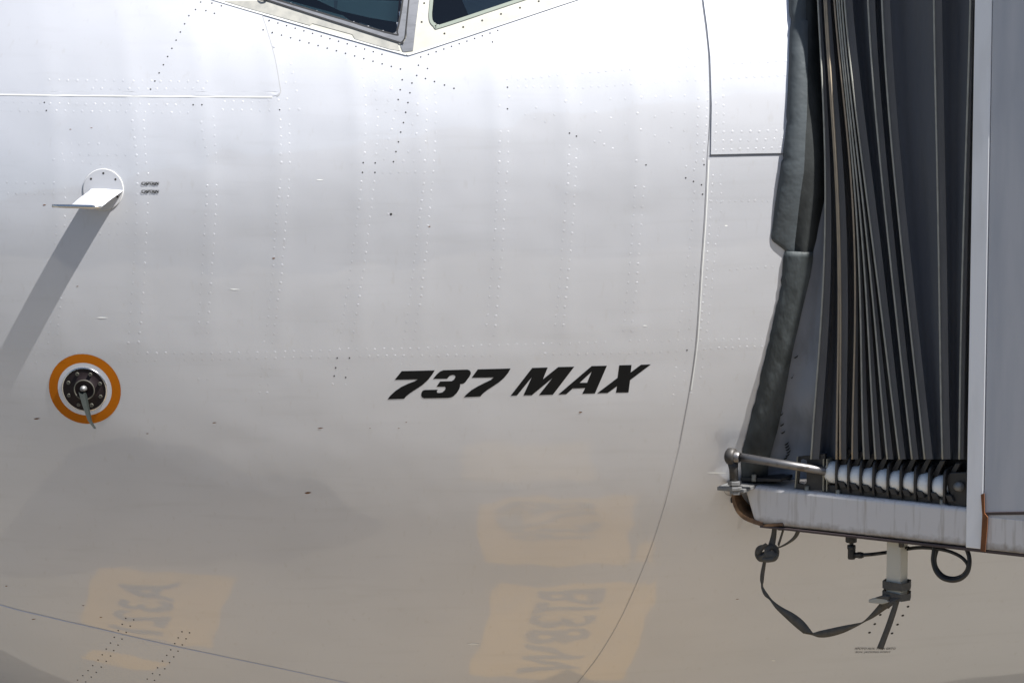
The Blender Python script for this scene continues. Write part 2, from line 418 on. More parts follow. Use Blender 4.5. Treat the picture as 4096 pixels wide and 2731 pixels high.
def line_on_skin(name, pts, wpx, off, m, sub=5):
    c = smooth_path(pts, sub); L = []; Rr = []
    for i, p in enumerate(c):
        tt = c[min(i+1, len(c)-1)]-c[max(i-1, 0)]; tt = tt/np.linalg.norm(tt); nn = np.array([-tt[1], tt[0]])
        wv = wpx[0]+(wpx[1]-wpx[0])*i/(len(c)-1) if isinstance(wpx, tuple) else wpx
        L.append(p+nn*wv/2); Rr.append(p-nn*wv/2)
    A = np.array(L+Rr); P, N = on_skin(A[:, 0], A[:, 1], off); n = len(c)
    ok = ~np.isnan(P[:, 0])
    fs = [(i, i+1, n+i+1, n+i) for i in range(n-1) if ok[i] and ok[i+1] and ok[n+i] and ok[n+i+1]]
    return obj(name, np.nan_to_num(P), fs, m, plane, True)
line_on_skin('panel_shadow_gap', [(2836, 622), (2900, 622), (3010, 620), (3200, 616)], 3.4, .0016, 'joint')  # dark strip painted in as the shadow line below the raised panel
line_on_skin('panel_seam', [(p[0]-4, p[1]) for p in seamL[6:13]], (2.8, 2.0), .0008, 'joint')
line_on_skin('panel_seam', [(p[0]-2, p[1]) for p in seamL[12:]], (2.0, 2.2), .0008, 'faintjoint')
line_on_skin('panel_seam', [(p[0]-3, p[1]) for p in seamL[1:7]], 2.2, .0014, 'joint')
line_on_skin('sealant_bead', [(p[0]+3, p[1]) for p in seamL[7:12]], 5, .0010, 'sealant')
line_on_skin('sealant_bead', [(-300, 370), (0, 379), (500, 385), (1090, 389)], 6, .0012, 'sealant')
line_on_skin('panel_seam', [(1050, 62), (1095, 210), (1120, 345), (1122, 372), (1108, 386)], 3, .0014, 'faintjoint')
line_on_skin('paint_pinstripe', [(-300, 2310), (0, 2417), (200, 2468), (400, 2514), (640, 2570), (900, 2625), (1160, 2680), (1420, 2736), (1700, 2800)], (4.5, 1.8), .0009, 'blueline')

# --- cockpit windows
OUT = [(560, -92), (871, 4), (1090, 68), (1400, 157), (1600, 212), (1628, 218), (1656, 213), (1850, 150), (2060, 80), (2292, 3), (2760, -150), (2700, -345), (640, -345)]
skin_patch('window_surround', [OUT, GL, GR], .0026, 'cream', plane, 45, .0026)
line_on_skin('sealant_bead', OUT[:11], 7, .0030, 'sealant', 6)
# alloy frame of the forward pane
skin_patch('window_frame', [[(620, -139), (1060, 0), (1597, 172), (1613, 166), (1620, 150), (1634, 0), (1662, -240), (1640, -335), (745, -335)], GL], .0062, 'alu', plane, 45, .006)
line_on_skin('window_gasket', [(620, -139), (1060, 1), (1330, 88), (1590, 170), (1606, 172), (1618, 158), (1622, 140), (1636, 0), (1662, -240)], 6, .0066, 'gasket', 5)
line_on_skin('window_gasket', [(690, -120), (1098, 0), (1340, 71), (1570, 139), (1590, 122), (1612, 0), (1640, -240)], 7, .0064, 'gasket', 5)
skin_patch('window_pillar', [[(1624, -60), (1637, -60), (1668, -235), (1700, -235), (1677, 0), (1664, 100), (1652, 205), (1612, 210), (1603, 188), (1603, 176), (1618, 168), (1627, 148)]], .0042, 'alu', plane, 40, .004)
line_on_skin('window_seal', [(1755, -330), (1727, 0), (1722, 60), (1727, 90), (1745, 105), (1772, 104), (2085, 0), (2420, -112)], 13, .0050, 'seal', 6)
skin_patch('window_sill', [[(900, 8), (1060, 6), (1330, 94), (1590, 176), (1600, 205), (1560, 199), (1420, 158), (1410, 140), (1250, 96), (1240, 104), (1000, 38)]], .0040, 'sillgrey', plane, 45, .003)
for poly in (GL, GR): skin_patch('window_pane', [poly], -.006, 'glass', plane, 60)
line_on_skin('wiper_blade', [(1040, -8), (1052, 3), (1068, 1), (1075, -10)], 9, .012, 'gasket', 4)
# dark cockpit behind the panes
V, Fc, B = tess([[(560, -345), (560, 10), (1000, 160), (1640, 330), (2150, 180), (2600, 0), (2600, -345)]], 60)
P, N = on_skin(V[:, 0], V[:, 1], -.34); obj('cockpit_liner', np.nan_to_num(P), Fc, 'interior', plane, True)
skin_patch('instrument_panel', [[(900, -60), (1150, -20), (1366, 42), (1425, 84), (1400, 92), (1090, 4), (900, -40)]], -.05, 'dash', plane, 60)
skin_patch('instrument_panel', [[(1230, -60), (1600, -40), (1590, 52), (1470, 30), (1350, 0)]], -.10, 'dash', plane, 60)
skin_patch('cockpit_trim', [[(1430, 82), (1440, 80), (1560, 122), (1566, 138), (1545, 134)]], -.03, 'dash2', plane, 30)  # pale strip painted in for highlight lines at the pane corner
skin_patch('cockpit_trim', [[(1332, -10), (1347, -10), (1344, 22), (1332, 20)]], -.03, 'dash2', plane, 30)
skin_patch('cockpit_trim', [[(1595, -20), (1606, -20), (1597, 90), (1588, 118), (1585, 110)]], -.02, 'rustred', plane, 30)
for q in [(1300, 45, 28, 7), (1340, 60, 30, 6), (1365, 66, 12, 5), (1430, 82, 14, 5)]:
    skin_patch('instrument_light', [[(q[0], q[1]), (q[0]+q[2], q[1]+q[2]*.3), (q[0]+q[2], q[1]+q[2]*.3+q[3]), (q[0], q[1]+q[3])]], -.028, 'orange', plane, 30)
skin_patch('sun_shade', [[(1800, -200), (1852, 0), (1884, 74), (2100, 2), (2430, -110), (2400, -200)]], -.03, 'shade', plane, 60)

# --- lettering
def cpx(pts, ox, oy, sc=2.296): return [(ox+x/sc, oy+y/sc) for x, y in pts]
let = obj('lettering', [], [], 'black', plane)
def curve_in(poly):   # soften long curves
    return poly
G7 = [(1338, 270), (1642, 263), (1618, 302), (1580, 350), (1530, 396), (1470, 436), (1418, 470), (1382, 498), (1360, 524), (1208, 529), (1232, 497), (1280, 452), (1335, 415), (1400, 384), (1455, 364), (1487, 346), (1274, 350)]
G3 = [(1722, 262), (1940, 256), (1960, 262), (1972, 278), (1973, 295), (1962, 318), (1920, 374), (1900, 386), (1874, 389), (1874, 412), (1866, 436), (1846, 468), (1814, 500), (1790, 512), (1760, 516), (1545, 520), (1526, 512), (1517, 494), (1519, 470), (1530, 450), (1550, 443), (1670, 440), (1661, 456), (1664, 468), (1684, 471), (1712, 465), (1732, 446), (1743, 426), (1736, 413), (1658, 413), (1690, 365), (1796, 362), (1816, 350), (1832, 326), (1828, 310), (1806, 305), (1780, 312), (1755, 340), (1626, 341), (1660, 300), (1690, 274)]
G7b = [(2037, 254), (2338, 246), (2318, 284), (2280, 330), (2230, 374), (2170, 414), (2118, 448), (2082, 478), (2060, 503), (1909, 510), (1934, 482), (1982, 442), (2040, 408), (2100, 378), (2155, 352), (2182, 328), (1980, 331)]
GM = [(-13, 497), (45, 494), (182, 325), (105, 493), (180, 492), (370, 335), (247, 490), (375, 486), (572, 230), (425, 233), (284, 345), (328, 237), (185, 241)]
GA = [(732, 224), (872, 221), (762, 475), (645, 478), (672, 425), (556, 430), (498, 482), (425, 485)]
GAh = [(732, 275), (690, 377), (620, 378)]
GX = [(985, 217), (1098, 214), (1090, 283), (1185, 212), (1275, 209), (1085, 352), (1070, 466), (955, 468), (965, 408), (878, 471), (782, 474), (970, 332)]
LM = join([])
letters = [[cpx(G7, 1024, 1366)], [cpx(G3, 1024, 1366)], [cpx(G7b, 1024, 1366)], [cpx(GM, 2048, 1366)], [cpx(GA, 2048, 1366), cpx(GAh, 2048, 1366)], [cpx(GX, 2048, 1366)]]
bpy.data.objects.remove(let)
let = skin_patch('lettering', letters[0], .0006, 'black', plane, 25)
for L in letters[1:]: skin_patch('letter', L, .0006, 'black', let, 25)
def skin_text(body, x0, y0, x1, y1, shear, m, lean=0):
    V, Fc = text_mesh(body, shear=shear); mn = V.min(0); mxx = V.max(0); uv = (V-mn)/(mxx-mn)
    P, N = on_skin(x0+uv[:, 0]*(x1-x0), y1+uv[:, 1]*(y0-y1)+lean*uv[:, 0], .0022)
    return obj('placard_text', P, Fc, m, plane)
skin_text('CAPTAIN', 565, 728, 633, 741, .0, 'black'); skin_text('CAPTAIN', 569, 728, 637, 741, .3, 'black')
skin_text('CAPTAIN', 565, 760, 633, 773, .0, 'black'); skin_text('CAPTAIN', 569, 760, 637, 773, .3, 'black')
skin_text('APOYO AUX. PARA GATO', 3417, 2587, 3582, 2595, .35, 'black'); skin_text('AUX. JACKING POINT', 3418, 2602, 3563, 2610, .35, 'black')

# --- angle of attack vane with orange ring
P0, U, V_, N_ = frame_at(339, 1556)
tm = lambda q: P0+q[:, :1]*U+q[:, 1:2]*V_
vane = obj('angle_of_attack_vane', [P0+N_*.0001*i for i in range(3)], [(0, 1, 2)], 'darkplate', plane)
vparts = []
sc = .00084
skin_patch('ring_decal', [circ(.1180), circ(.0885)], .0008, 'orange', vane, .012, uvmap=tm)
skin_patch('ring_inner_decal', [circ(.0885), circ(.0700)], .0009, 'silverwhite', vane, .012, uvmap=tm)
def lathe(profile, c, ax, n=40):
    ax = Vector(ax).normalized(); u = ax.orthogonal().normalized(); v = ax.cross(u); c = Vector(c); V = []; Fc = []
    for r, h in profile:
        for k in range(n):
            a_ = 2*math.pi*k/n; V.append(c+ax*h+(u*math.cos(a_)+v*math.sin(a_))*r)
    for i in range(len(profile)-1):
        for k in range(n): Fc.append((i*n+k, i*n+(k+1) % n, (i+1)*n+(k+1) % n, (i+1)*n+k))
    return V, Fc
v, f = lathe([(.0745, -.003), (.0745, .0035), (.0725, .0052), (.0705, .0055)], P0, N_); obj('plate_rim', v, f, 'steel', vane, True)
v, f = lathe([(.0706, .0046), (.036, .0052), (.0345, .0085), (.032, .0095), (.026, .006), (.018, .005), (.0, .005)], P0, N_)
bpy.data.objects.remove(vane)
vane = obj('angle_of_attack_vane', v, f, 'darkplate', plane, True); vane['label'] = 'black round vane plate inside an orange ring'
for o_ in [q for q in list(bpy.data.objects) if q.name.startswith(('ring_decal', 'ring_inner_decal', 'plate_rim'))]: attach(o_, vane)
v, f = lathe([(.0345, .0090), (.0335, .0100), (.0315, .0100), (.0305, .0088)], P0, N_); obj('hub_ring', v, f, 'vscrew', vane, True)
for k in range(8):
    a_ = math.radians(22+45*k); c = P0+U*.056*math.cos(a_)+V_*.056*math.sin(a_)
    v, f = lathe([(.0062, .0040), (.0062, .0066), (.0050, .0070), (.0026, .0056), (0, .0056)], c, N_, 12); obj('screw', v, f, 'vscrew', vane, True)
v, f = lathe([(.010, .004), (.010, .016), (.0085, .030), (.0, .032)], P0+V_*.003, N_+V_*.25, 20); obj('hub', v, f, 'galv', vane, True)
# wedge blade standing out from the hub and drooping
def blade():
    secs_ = []
    for q, (h, dv, ch, th) in enumerate([(.016, -.006, .034, .0085), (.06, -.036, .028, .0060), (.094, -.074, .018, .0035), (.110, -.094, .011, .0022)]):
        c = P0+N_*h+V_*dv+U*(.0195*q-.004)
        chd = (U*.45-N_*.55-V_*.25); chd /= np.linalg.norm(chd)
        tk = np.cross(chd, V_*.8-N_*.6); tk /= np.linalg.norm(tk)
        secs_.append([c+chd*ch*.5, c+tk*th, c-chd*ch*.5, c-tk*th])
    V = [p for s in secs_ for p in s]; Fc = [(i*4+k, i*4+(k+1) % 4, i*4+4+(k+1) % 4, i*4+4+k) for i in range(3) for k in range(4)]
    return V, Fc+[(0, 1, 2, 3), (15, 14, 13, 12)]
v, f = blade(); fixn(obj('vane_blade', v, f, 'bladegrey', vane))

# --- pitot probe
P1, U1, V1, N1 = frame_at(413, 759)
v, f = lathe([(.0650, -.003), (.0650, .0022), (.0640, .0025), (.0639, .0025), (.05, .0025), (0, .0025)], P1, N1, 48)
pit = obj('pitot_probe', v, f, 'skin', plane, True); pit['label'] = 'pitot probe on a round base plate marked captain'
v, f = lathe([(.0664, .0002), (.0664, .0022), (.0650, .0026)], P1, N1, 48); obj('base_rim', v, f, 'sealant', pit, True)
for a_ in (90, 140, 40, 205, -25):
    c = P1+(U1*math.cos(math.radians(a_))+V1*math.sin(math.radians(a_)))*.052
    v, f = lathe([(.0036, .001), (.0036, .0030), (.0026, .0031), (.0015, .0026), (0, .0026)], c, N1, 12); obj('screw', v, f, 'screw', pit, True)
out = N1*math.cos(math.radians(24))-V1*math.sin(math.radians(24))
tk = V1*math.cos(math.radians(24))+N1*math.sin(math.radians(24))
def airfoil(c, ch, th, n=9):
    up_ = []; dn = []
    for k in range(n+1):
        u = .5-.5*math.cos(math.pi*k/n); y = 2.6*th*(.2969*math.sqrt(u)-.126*u-.3516*u*u+.2843*u**3-.1015*u**4)*1.9
        up_.append(c+U1*(u-.5)*ch+tk*y); dn.append(c+U1*(u-.5)*ch-tk*y)
    return up_+dn[-2:0:-1]
rows = [airfoil(P1+U1*(.012)+out*-.012, .112, .0075), airfoil(P1+U1*.010+out*.012, .108, .0075), airfoil(P1+out*.07-U1*.010, .106, .0065), airfoil(P1+out*.130-U1*.026, .104, .0060)]
n = len(rows[0]); V = [p for r in rows for p in r]
Fc = [(i*n+k, i*n+(k+1) % n, (i+1)*n+(k+1) % n, (i+1)*n+k) for i in range(3) for k in range(n)]+[tuple(range(3*n, 4*n))]
fixn(obj('strut', V, Fc, M['silverwhite'], pit, True))
tip = P1+out*.133-U1*.026
v, f = tube([tip+U1*.050, tip+U1*.02, tip-U1*.06, tip-U1*.085, tip-U1*.108], [.004, .0065, .0065, .006, .005], 14); fixn(obj('probe_tube', v, f, 'steel', pit, True))

# --- rivets and screws
def resample(pts, sp):
    pts = [np.array(p, float) for p in pts]; out_ = []; seg = [np.linalg.norm(b-a) for a, b in zip(pts, pts[1:])]; L = sum(seg)
    n = max(1, int(round(L/sp))); 
    for i in range(n+1):
        d_ = L*i/n; k = 0
        while k < len(seg)-1 and d_ > seg[k]: d_ -= seg[k]; k += 1
        out_.append(tuple(pts[k]+(pts[k+1]-pts[k])*d_/max(seg[k], 1e-6)))
    return out_
RV = []; SC = []
def R(pts, sp=36, h=1.0):
    for p in resample(pts, sp): RV.append((p[0]+random.uniform(-1.5, 1.5), p[1]+random.uniform(-1.5, 1.5), h*random.choice((.35, .6, .8, 1, 1.2))))
def Rp(pts, h=1.0):
    for p in pts: RV.append((p[0], p[1], h*random.uniform(.5, 1.1)))
def Dp(pts, r=1.0): SC.extend([(p[0], p[1], r) for p in pts])
Dp(resample([(803, 10), (790, 34), (760, 57), (603, 358)], 37)); Dp([(848, 14), (886, 25), (824, 44), (858, 55), (178, 411), (186, 443), (773, 420), (808, 420)])
R([(197, 322), (865, 329)], 37, .5); R([(370, 355), (810, 358)], 37, .4); R([(20, 405), (255, 417), (737, 420)], 35, .8); R([(10, 444), (215, 445), (755, 452)], 35, .8)
R([(530, 485), (548, 656)], 36); R([(573, 484), (583, 652)], 36); R([(805, 490), (828, 620)], 37, .7); R([(853, 470), (862, 650)], 37)
R([(247, 617), (505, 619)], 37, .7); R([(245, 577), (470, 577)], 37, .4); R([(215, 640), (480, 663)], 38, .4)
R([(898, 408), (1009, 407), (1147, 398)], 37, .8); R([(890, 441), (1084, 441), (1195, 439)], 39, .9); Dp([(1119, 439)])
Dp(resample([(1077, 83), (1528, 218)], 37)); Dp(resample([(1053, 121), (1602, 277)], 38)); Dp(resample([(1683, 229), (1991, 123)], 33))
Dp([(1970, 169), (1674, 262), (1710, 275), (1667, 303), (1702, 315), (1738, 327), (1778, 341), (1816, 354), (1609, 320), (1648, 333), (1601, 360), (1640, 372), (1593, 399), (1632, 411), (1623, 450), (1614, 491), (1603, 529), (1594, 568), (1584, 607), (1574, 647), (1453, 651), (1501, 652), (1450, 690), (1500, 690), (2030, 350), (2030, 436)])
R([(1447, 272), (1459, 384), (1460, 499), (1457, 612)], 38); R([(1500, 290), (1509, 430), (1508, 578), (1503, 616)], 38); R([(1572, 311), (1545, 448)], 42, .8)
R([(1584, 440), (1536, 638)], 41); Rp([(1670, 417), (1671, 460), (1652, 498), (1667, 537), (1635, 607), (1680, 605), (1614, 645), (1657, 645), (1698, 644)])
R([(1703, 396), (1706, 482), (1702, 569)], 43); R([(1740, 375), (1743, 491), (1734, 647)], 39); R([(1531, 690), (1687, 690), (1731, 688)], 32)
R([(1147, 183), (1185, 364)], 37, .5); R([(1098, 186), (1140, 330)], 37, .3); R([(1120, 480), (1124, 651)], 36, .7); R([(1155, 500), (1157, 651)], 36, .8)
Rp([(2027, 316), (2035, 388), (1996, 423)]); R([(2001, 528), (1997, 650)], 40); R([(2033, 528), (2029, 650)], 40)
for a_, b_, h_ in [([(1121, 720), (1115, 790), (1101, 930), (1095, 1066), (1086, 1167), (1067, 1336), (1058, 1369)], 34, 1), ([(1154, 720), (1142, 894), (1126, 1098), (1109, 1235), (1094, 1369)], 34, 1),
               ([(1446, 728), (1427, 906), (1399, 1117), (1367, 1325), (1360, 1362)], 35, 1), ([(1494, 728), (1475, 906), (1447, 1117), (1418, 1325), (1409, 1360)], 35, 1),
               ([(1693, 735), (1675, 910), (1651, 1118), (1624, 1325), (1616, 1357)], 35, 1.1), ([(1727, 730), (1714, 873), (1703, 1012), (1680, 1222), (1657, 1357)], 35, .8),
               ([(1996, 692), (1988, 812), (1971, 1070), (1948, 1300)], 37, .9), ([(2027, 690), (2016, 855), (2003, 1060), (1981, 1300), (1976, 1340)], 39, .8),
               ([(2276, 585), (2273, 702), (2256, 922), (2237, 1180), (2222, 1300)], 37, 1), ([(2306, 600), (2302, 702), (2286, 957), (2267, 1141), (2254, 1300)], 37, .8),
               ([(2542, 749), (2528, 980), (2511, 1170), (2495, 1322)], 38, 1), ([(2574, 749), (2558, 980), (2546, 1132), (2527, 1322)], 38, 1),
               ([(2780, 770), (2768, 916), (2752, 1058), (2745, 1130), (2716, 1322)], 36, 1.3), ([(2783, 1065), (2773, 1172), (2758, 1314)], 34, 1.2),
               ([(2850, 704), (2838, 878), (2828, 1048), (2822, 1123), (2800, 1314)], 34, 1.3), ([(2880, 705), (2884, 842), (2857, 1017), (2844, 1160), (2825, 1324)], 35, 1.3),
               ([(2836, 805), (3100, 803)], 27, .9), ([(2920, 1078), (3090, 1066)], 27, 1.1),
               ([(2070, 318), (2260, 297), (2460, 281), (2650, 270), (2815, 262)], 32, .8), ([(2936, 252), (3140, 244)], 32, 1.1), ([(2072, 349), (2330, 349), (2494, 339), (2652, 330), (2818, 319)], 32, .9), ([(2894, 316), (2938, 312), (3140, 302)], 32, 1.1),
               ([(2443, 397), (2562, 392), (2742, 385)], 60, 1), ([(2795, 395), (2792, 537), (2787, 646)], 36, 1.1), ([(2829, 367), (2823, 515), (2812, 640)], 36, .9),
               ([(2880, 40), (2890, 115), (2884, 225)], 36, .8), ([(2892, 350), (2893, 493)], 36, 1), ([(2860, 330), (2862, 500)], 40, .7),
               ([(2860, 530), (3140, 523)], 33, 1.2), ([(2857, 566), (3130, 557)], 33, 1.3), ([(2860, 602), (3120, 592)], 33, 1.3), ([(2740, 85), (2750, 155), (2760, 230)], 37, .7), ([(2912, 110), (2911, 183)], 36, .9),
               ([(100, 1418), (300, 1414)], 40, 1), ([(480, 1413), (1018, 1410), (1320, 1404)], 37, 1.2), ([(1357, 1397), (1612, 1397), (1830, 1387), (2010, 1380), (2420, 1370)], 35, 1.1), ([(2523, 1364), (2800, 1360), (3080, 1356)], 31, 1.4),
               ([(93, 1448), (142, 1449)], 49, 1), ([(478, 1444), (620, 1440)], 36, .9), ([(740, 1437), (1315, 1428)], 37, .9), ([(1440, 1424), (1965, 1421)], 34, .9), ([(2180, 1415), (2480, 1411)], 33, .7), ([(2517, 1410), (2707, 1404)], 31, 1.4), ([(2788, 1400), (2853, 1393), (3075, 1386)], 30, 1.3),
               ([(27, 730), (216, 732)], 38, 1), ([(29, 773), (217, 774)], 38, 1), ([(258, 756), (258, 940)], 36, 1), ([(226, 901), (222, 1010)], 36, .7), ([(243, 1195), (232, 1335)], 35, .9), ([(207, 1252), (195, 1372)], 40, .9),
               ([(550, 697), (546, 896), (534, 1135), (519, 1326), (514, 1370)], 39, 1.2), ([(590, 696), (586, 896), (575, 1135), (556, 1370)], 39, .8), ([(830, 743), (822, 900), (808, 1136), (793, 1330)], 39.5, 1.1), ([(865, 743), (853, 979), (829, 1329)], 39.5, .7),
               ([(438, 892), (508, 892)], 35, 1), ([(402, 935), (507, 935)], 35, 1), ([(2740, 1450), (2732, 1560)], 34, .7), ([(2706, 1436), (2688, 1617)], 36, .9), ([(2814, 1432), (2798, 1550)], 37, .9), ([(1049, 1470), (1038, 1570)], 32, .9), ([(1079, 1470), (1070, 1570)], 32, .8)]:
    R(a_, b_, h_)
Rp([(2262, 406), (2323, 415), (2145, 430), (2219, 458), (2102, 457), (2139, 473), (2181, 486), (2383, 450), (2443, 474), (2550, 454), (2618, 466), (2688, 447), (2741, 454), (2503, 497), (2686, 508), (2738, 522), (2401, 527), (2562, 520), (2618, 543), (2677, 568), (2736, 592), (2380, 567), (2416, 579), (2450, 596), (2545, 644), (2787, 646), (2746, 667), (2778, 679), (1551, 857), (1577, 857), (1391, 1471), (1330, 1537), (1382, 1540), (795, 1517), (830, 1517), (1604, 1458), (1644, 1458), (509, 848), (2764, 1573)], 1.1)
Dp([(2278, 533), (2306, 545), (2584, 660), (2816, 659), (2743, 712), (2774, 726), (2806, 739), (2810, 777), (1349, 1431), (1398, 1431), (2748, 1400), (1343, 1470), (1337, 1503), (1383, 1509)])
Dp([(1564, 857)], 1.6)
SCL = [(503, 2471), (535, 2477), (489, 2495), (521, 2502), (473, 2520), (505, 2527), (457, 2547), (488, 2554), (442, 2570), (472, 2578), (425, 2594), (455, 2600), (409, 2617), (442, 2622), (392, 2638), (425, 2643), (371, 2660), (405, 2666), (352, 2680), (385, 2687), (331, 2700), (365, 2706), (310, 2718), (343, 2725),
       (728, 2525), (758, 2529), (713, 2549), (744, 2553), (699, 2572), (729, 2577), (683, 2597), (712, 2602), (667, 2619), (695, 2625), (650, 2642), (678, 2648), (630, 2669), (659, 2673), (610, 2692), (639, 2697), (589, 2714), (618, 2719)]
Dp(SCL, 1.05)
Dp([(3632, 2424), (3611, 2460), (3590, 2496), (3568, 2531), (3521, 2457), (3499, 2494), (3478, 2528)], 2.0)
WSC = [(1697, 15), (1687, 90), (1778, 136), (1853, 110), (1929, 84), (2004, 58), (2080, 33), (2155, 7)]
# the dome of one rivet
dv, df = lathe([(.0044, -.0016), (.0043, -.00005), (.0034, .00006), (.0018, .00012), (.0, .00014)], (0, 0, 0), (0, 0, 1), 10)
dome = bpy.data.meshes.new('rivet'); dome.from_pydata([tuple(q) for q in dv], [], df); dome.polygons.foreach_set('use_smooth', [True]*len(dome.polygons)); dome.materials.append(M['skin'])
hv, hf = lathe([(.0025, -.001), (.0025, .0005), (.0018, .0006), (0, .0006)], (0, 0, 0), (0, 0, 1), 9)
scr = bpy.data.meshes.new('screw'); scr.from_pydata([tuple(q) for q in hv], [], hf); scr.materials.append(M['screw'])
def rot_to(N):
    return Vector(N).to_track_quat('Z', 'Y').to_matrix()
def level(x, y):      # which raised sheet a fastener sits on
    if x > np.interp(y, [p[1] for p in seamL], [p[0] for p in seamL]):
        return .0048 if y < 612 else .0004
    return .001 if (y < 380 and x < 1100) else 0
RA = np.array(RV); RA[:, 2] = .40*RA[:, 2]**1.4; lv = np.array([level(x, y) for x, y, h in RV]); PR, NR = on_skin(RA[:, 0], RA[:, 1], lv)
ok = ~np.isnan(PR[:, 0]); order = [i for i in np.argsort(-RA[:, 2]) if ok[i]]
def place(name, me_, P, N, s, parent):
    o_ = bpy.data.objects.new(name, me_); COL.objects.link(o_); attach(o_, parent)
    mt = rot_to(N).to_4x4(); mt.translation = Vector(P); o_.matrix_basis = mt @ Matrix.Diagonal((s[0], s[0], s[1], 1))
    return o_
for i in order[:290]: place('rivet', dome, PR[i], NR[i], (1, RA[i, 2]), skin)
rest = []
for i in order[290:]:
    m3 = rot_to(NR[i]); rest.append(([Vector(PR[i])+m3 @ Vector((q[0], q[1], q[2]*RA[i, 2])) for q in dv], df))
v, f = join(rest); obj('rivet_rows', v, f, 'skin', skin, True, 'stuff')
SA = np.array(SC); lv = np.array([level(x, y) for x, y, h in SC]); PS, NS = on_skin(SA[:, 0], SA[:, 1], lv)
for i in range(len(SC)):
    if not np.isnan(PS[i, 0]): place('screw', scr, PS[i], NS[i], (SA[i, 2], 1), skin)
WA = np.array(WSC, float); PS, NS = on_skin(WA[:, 0], WA[:, 1], .0026)
for i in range(len(WSC)): place('screw', scr, PS[i], NS[i], (1.3, 1), plane)
# white primer rings under the aft window
RG = np.array([(2205, 88), (2240, 79), (2274, 65), (2308, 54), (2342, 43), (2373, 30), (2300, 20), (2334, 8)], float)
for x, y in RG: skin_patch('primer_ring', [[(x+10*math.cos(k*.449), y+11*math.sin(k*.449)) for k in range(14)], [(x+4*math.cos(k*.449), y+5*math.sin(k*.449)) for k in range(14)]], .0007, 'primer', plane, 40)
# insect smears and scuffs
def smear(x, y, L, h, m, name, tilt=-.1):
    pts = [(x+L*u, y+tilt*L*u+h*s*math.sin(math.pi*min(1, (u+.5)*1.0))*(1-.6*u)) for s, us in ((1, np.linspace(-.5, .5, 7)), (-1, np.linspace(.5, -.5, 7)[1:-1])) for u in us]
    skin_patch(name, [pts], .0006, m, skin, 40)
for q in [(148, 1674, 26, 3), (858, 1690, 18, 2), (590, 1733, 12, 1.6), (1282, 1712, 24, 2.2), (1232, 1970, 28, 4), (2322, 1648, 16, 2.5), (1095, 1033, 14, 2.5), (178, 820, 14, 2.2), (310, 1145, 10, 1.6), (26, 2342, 10, 1.8), (404, 2467, 12, 1.6), (135, 2475, 18, 1.6), (333, 2420, 10, 1.4), (1718, 906, 10, 2), (1625, 1688, 8, 1.4), (1480, 1712, 8, 1.2), (1595, 1712, 10, 1.2), (2950, 2395, 16, 1.2), (282, 518, 9, 1.5), (366, 512, 10, 1.3)]:
    smear(*q, 'smear', 'insect_smear')
for q in [(410, 1270, 46, 3), (940, 1157, 42, 2.5), (2580, 1302, 20, 2), (1280, 720, 30, 2), (1895, 2574, 55, 3.5), (2870, 1890, 90, 3.5), (3095, 2640, 20, 2), (2905, 903, 14, 2.5)]:
    smear(*q, 'scuff', 'paint_scuff', .02)
# round access cover behind the bridge end
P2, U2, V2, N2 = frame_at(2930, 1950)
tm2 = lambda q: P2+q[:, :1]*U2+q[:, 1:2]*V2
skin_patch('access_cover', [circ(.030), circ(.0285)], .0016, 'joint', plane, .02, uvmap=tm2)
# nose gear (below the picture) so that the aircraft stands
v, f = tube([(4.0, 0, 1.5), (4.0, 0, .35)], .07, 12); obj('nose_gear_strut', v, f, 'alu', plane, True)
for s_ in (-1, 1):
    v, f = lathe([(.12, -.10), (.27, -.10), (.335, -.06), (.34, 0), (.335, .06), (.27, .10), (.12, .10)], (4.0, s_*.19, .34), (0, 1, 0), 28); obj('nose_wheel', v, f, 'tyre', plane, True)
v, f = tube([(4.0, -.22, .35), (4.0, .22, .35)], .05, 10); obj('nose_axle', v, f, 'alu', plane, True)

# ================================================================== boarding bridge
BETA = math.radians(46.5)
bv = np.array([math.cos(BETA), -math.sin(BETA), 0]); nv = np.array([-math.sin(BETA), -math.cos(BETA), 0]); O = np.array([3.10, -1.70, 0])-nv*.028
def pi(px, py, off=0.0):
    v = ray(np.array(float(px)), np.array(float(py))); k = ((O+nv*off-CAM)@nv)/(v@nv); return CAM+v*k
def sz(px, py, off=0.0):
    p = pi(px, py, off); return float((p-O)@bv), float(p[2])
def P3(s, z, off=0.0): p = O+bv*s+nv*off; return np.array([p[0], p[1], z])
bridge = new_empty('boarding_bridge', tuple(P3(1.05, 0, -.3)), 'grey boarding bridge with pleated dark canopy and white rollers beside the aircraft', 'boarding bridge')
def prism(name, pts, off, depth, m, parent=bridge, bev=.004, seg=2):
    """outline in (s, z) on the bridge's side plane, pushed back by depth"""
    n = len(pts); V = [P3(s, z, off) for s, z in pts]+[P3(s, z, off-depth) for s, z in pts]
    fs = [tuple(t_) for t_ in tessellate_polygon([[Vector((p[0], p[1], 0)) for p in pts]])] if n > 4 else [tuple(range(n))]
    Fc = fs+[tuple(i+n for i in t_[::-1]) for t_ in fs]+[(i, (i+1) % n, (i+1) % n+n, i+n) for i in range(n)]
    o_ = fixn(obj(name, V, Fc, m, parent))
    if n > 4:
        bm = bmesh.new(); bm.from_mesh(o_.data); bmesh.ops.dissolve_limit(bm, angle_limit=.01, verts=bm.verts, edges=bm.edges); bm.to_mesh(o_.data); bm.free()
    if bev: bevel(o_, bev, seg)
    return o_
def ppx(name, pts, off, depth, m, parent=bridge, bev=.002, seg=2): return prism(name, [sz(x, y, off) for x, y in pts], off, depth, m, parent, bev, seg)
zb = sz(3400, 2137)[1]; zt = sz(3400, 1984)[1]
